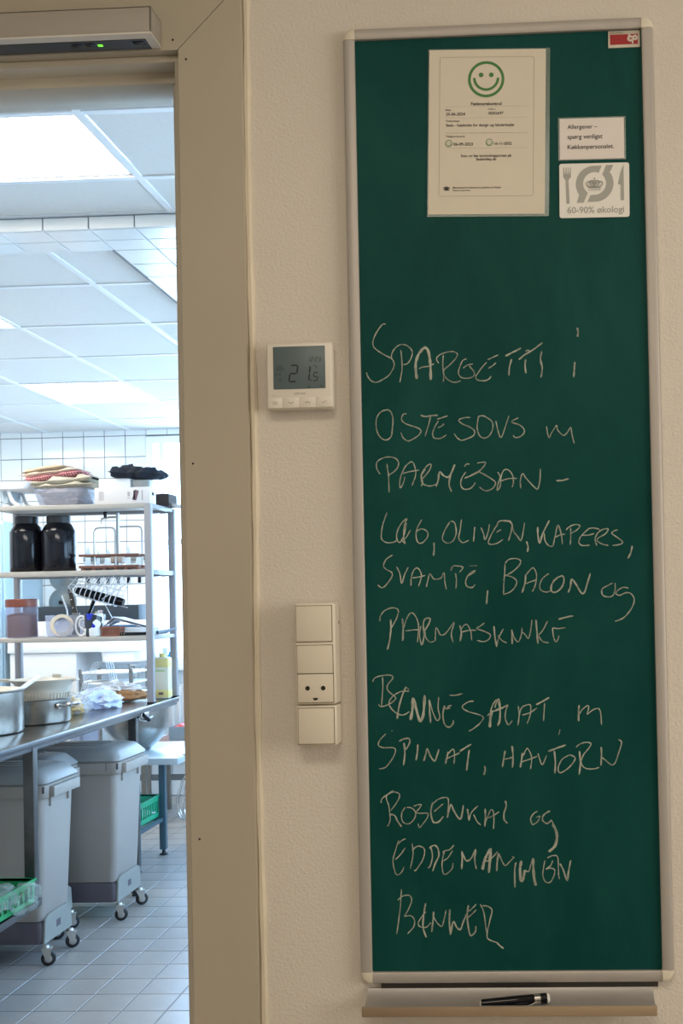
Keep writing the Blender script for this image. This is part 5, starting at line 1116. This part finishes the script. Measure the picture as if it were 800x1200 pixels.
t.part('body', MB().box(-3.95, -3.34, 5.62, 6.18, .08, 1.95, .006), mat('steel_blue_reflection', (.42, .56, .66), .3, .4)); t.part('door', MB().box(-3.94, -3.35, 5.60, 5.618, .12, 1.93, .004), mat('steel_blue_reflection', (.42, .56, .66)))  # blue sky reflection of the stainless steel is put into its colour
t.part('door_handle', MB().tube([(-3.38, 5.60, 1.0), (-3.38, 5.57, 1.02), (-3.38, 5.57, 1.28), (-3.38, 5.60, 1.30)], .008), chrome); t.part('plinth', MB().box(-3.93, -3.36, 5.64, 6.15, 0, .08), dolly_dark, smooth=False)
solo('white_notice', MB().box(-3.53, -3.425, 5.597, 5.5995, 1.43, 1.735), wb2, 'white sheet fixed to the door of the tall steel cabinet', 'notice', (-3.48, 5.5995, 1.58), smooth=False)
# pot lids hung on the wall
for k, (x, z, r, lab) in enumerate(((-3.190, 1.585, .105, 'upper of two round steel pot lids hung on the tiled wall'), (-3.200, 1.400, .100, 'lower of two round steel pot lids hung on the tiled wall'))):
    t = Thing('pot_lid', lab, 'lid', (x, 6.19, z), group='pot lids on the tiled wall', local=True)
    t.part('disc', MB().lathe([(.001, -.020), (.05, -.017), (r - .006, -.006), (r, -.008), (r, 0), (r - .01, 0), (.001, -.012)], (0, 0, 0), 40, 'y'), steel)
    t.part('knob', MB().lathe([(.008, -.018), (.008, -.03), (.014, -.034), (.014, -.040), (.001, -.042)], (0, 0, 0), 16, 'y'), black_gloss)
    t.part('hook', MB().tube([(0, -.001, r - .002), (0, -.012, r + .01), (0, .004, r + .02)], .002, 6), chrome)
# knives on a magnetic strip
strip = solo('magnetic_strip', MB().box(-3.04, -2.585, 6.176, 6.1935, 1.690, 1.722, .002), steel, 'magnetic knife strip fixed to the far tiled wall', 'knife rack', (-2.81, 6.1935, 1.705))
KN = [(-3.005, .125, .022), (-2.930, .10, .014), (-2.860, .105, .026), (-2.785, .12, .018), (-2.710, .12, .020), (-2.630, .06, .030)]
KL = ['first knife from the left on the wall strip, broad pale blade', 'narrow knife, second from the left on the wall strip', 'short wide-bladed knife, third from the left on the wall strip',
      'knife fourth from the left on the wall strip', 'pointed knife, fifth from the left on the wall strip', 'stubby blunt knife at the right end of the wall strip']
for (x, h, w_), lab in zip(KN, KL):
    t = Thing('knife', lab, 'knife', (x, 6.172, 1.60), group='knives on the wall strip', local=True)
    t.part('blade', MB().prism([(-w_, .055), (w_, .055), (w_ * .9, .08 + h * .5), (w_ * .2, .08 + h), (-w_ * .7, .07 + h * .6)], 0, .002), mat('pale_blade', (.50, .58, .66), .3, .3))
    t.part('handle', MB().box(-.011, .011, -.006, .006, -.070, .056, .004), black_gloss)
# right: radiator under the window, low bench with box
t = Thing('radiator', 'white panel radiator under the far window', 'radiator', (-1.9, 6.12, .2))
t.part('panel', MB().box(-2.50, -1.2, 6.10, 6.14, .30, .80, .004), pale)
for k in range(26): t.part('rib', MB().box(-2.49 + k * .05, -2.465 + k * .05, 6.088, 6.10, .32, .78, .003), pale)
t.part('bracket', MB().box(-2.3, -2.26, 6.14, 6.192, .4, .7), pale); t.part('bracket', MB().box(-1.4, -1.36, 6.14, 6.192, .4, .7), pale)
t = Thing('low_bench', 'low white bench near the far window carrying a grey box', 'bench', (-1.8, 5.45, 0))
t.part('bench_top', MB().box(-2.30, -1.3, 5.20, 5.70, .46, .495, .003), wb2)
for x, y in ((-2.28, 5.22), (-1.35, 5.22), (-2.28, 5.65), (-1.35, 5.65)): t.part('leg', MB().box(x, x + .03, y, y + .03, 0, .46), steel)
solo('wooden_board', MB().box(-2.24, -1.6, 5.25, 5.6, .4955, .507, .002), mat('brown_board', (.33, .17, .12), .6), 'thin brown board under the grey box on the low bench', 'board', (-1.9, 5.4, .4955))
t = Thing('grey_box', 'grey box topped with red food packs on the low bench', 'box', (-1.95, 5.40, .5075), local=True)
b = MB(); b.box(-.17, .17, -.12, -.112, 0, .085); b.box(-.17, .17, .112, .12, 0, .085); b.box(-.17, -.162, -.112, .112, 0, .085); b.box(.162, .17, -.112, .112, 0, .085); b.box(-.162, .162, -.112, .112, 0, .005); t.part('box_wall', b, mat('slate_grey_plastic', (.20, .25, .28), .5), smooth=False)
rd = mat('red_pack', (.55, .06, .05), .4)
for k in range(3):
    solo('red_pack', blob((-2.06 + k * .095, 5.36, .585), (.042, .07, .022), k + 1., .25, 2, 3), rd, 'red food pack %s of the grey box on the low bench' % ('in the left', 'in the middle', 'in the right')[k], 'food pack', (-2.06 + k * .095, 5.36, .57), group='red packs in the grey box', angle=80)
solo('blue_bottle', MB().lathe([(.001, 0), (.024, 0), (.026, .01), (.026, .06), (.010, .085), (.010, .10), (.001, .10)], (-2.405, 6.14, WZ0 + .0003), 20), mat('blue_plastic', (.05, .35, .75), .4), 'small blue bottle on the far window sill', 'bottle', (-2.405, 6.15, WZ0))
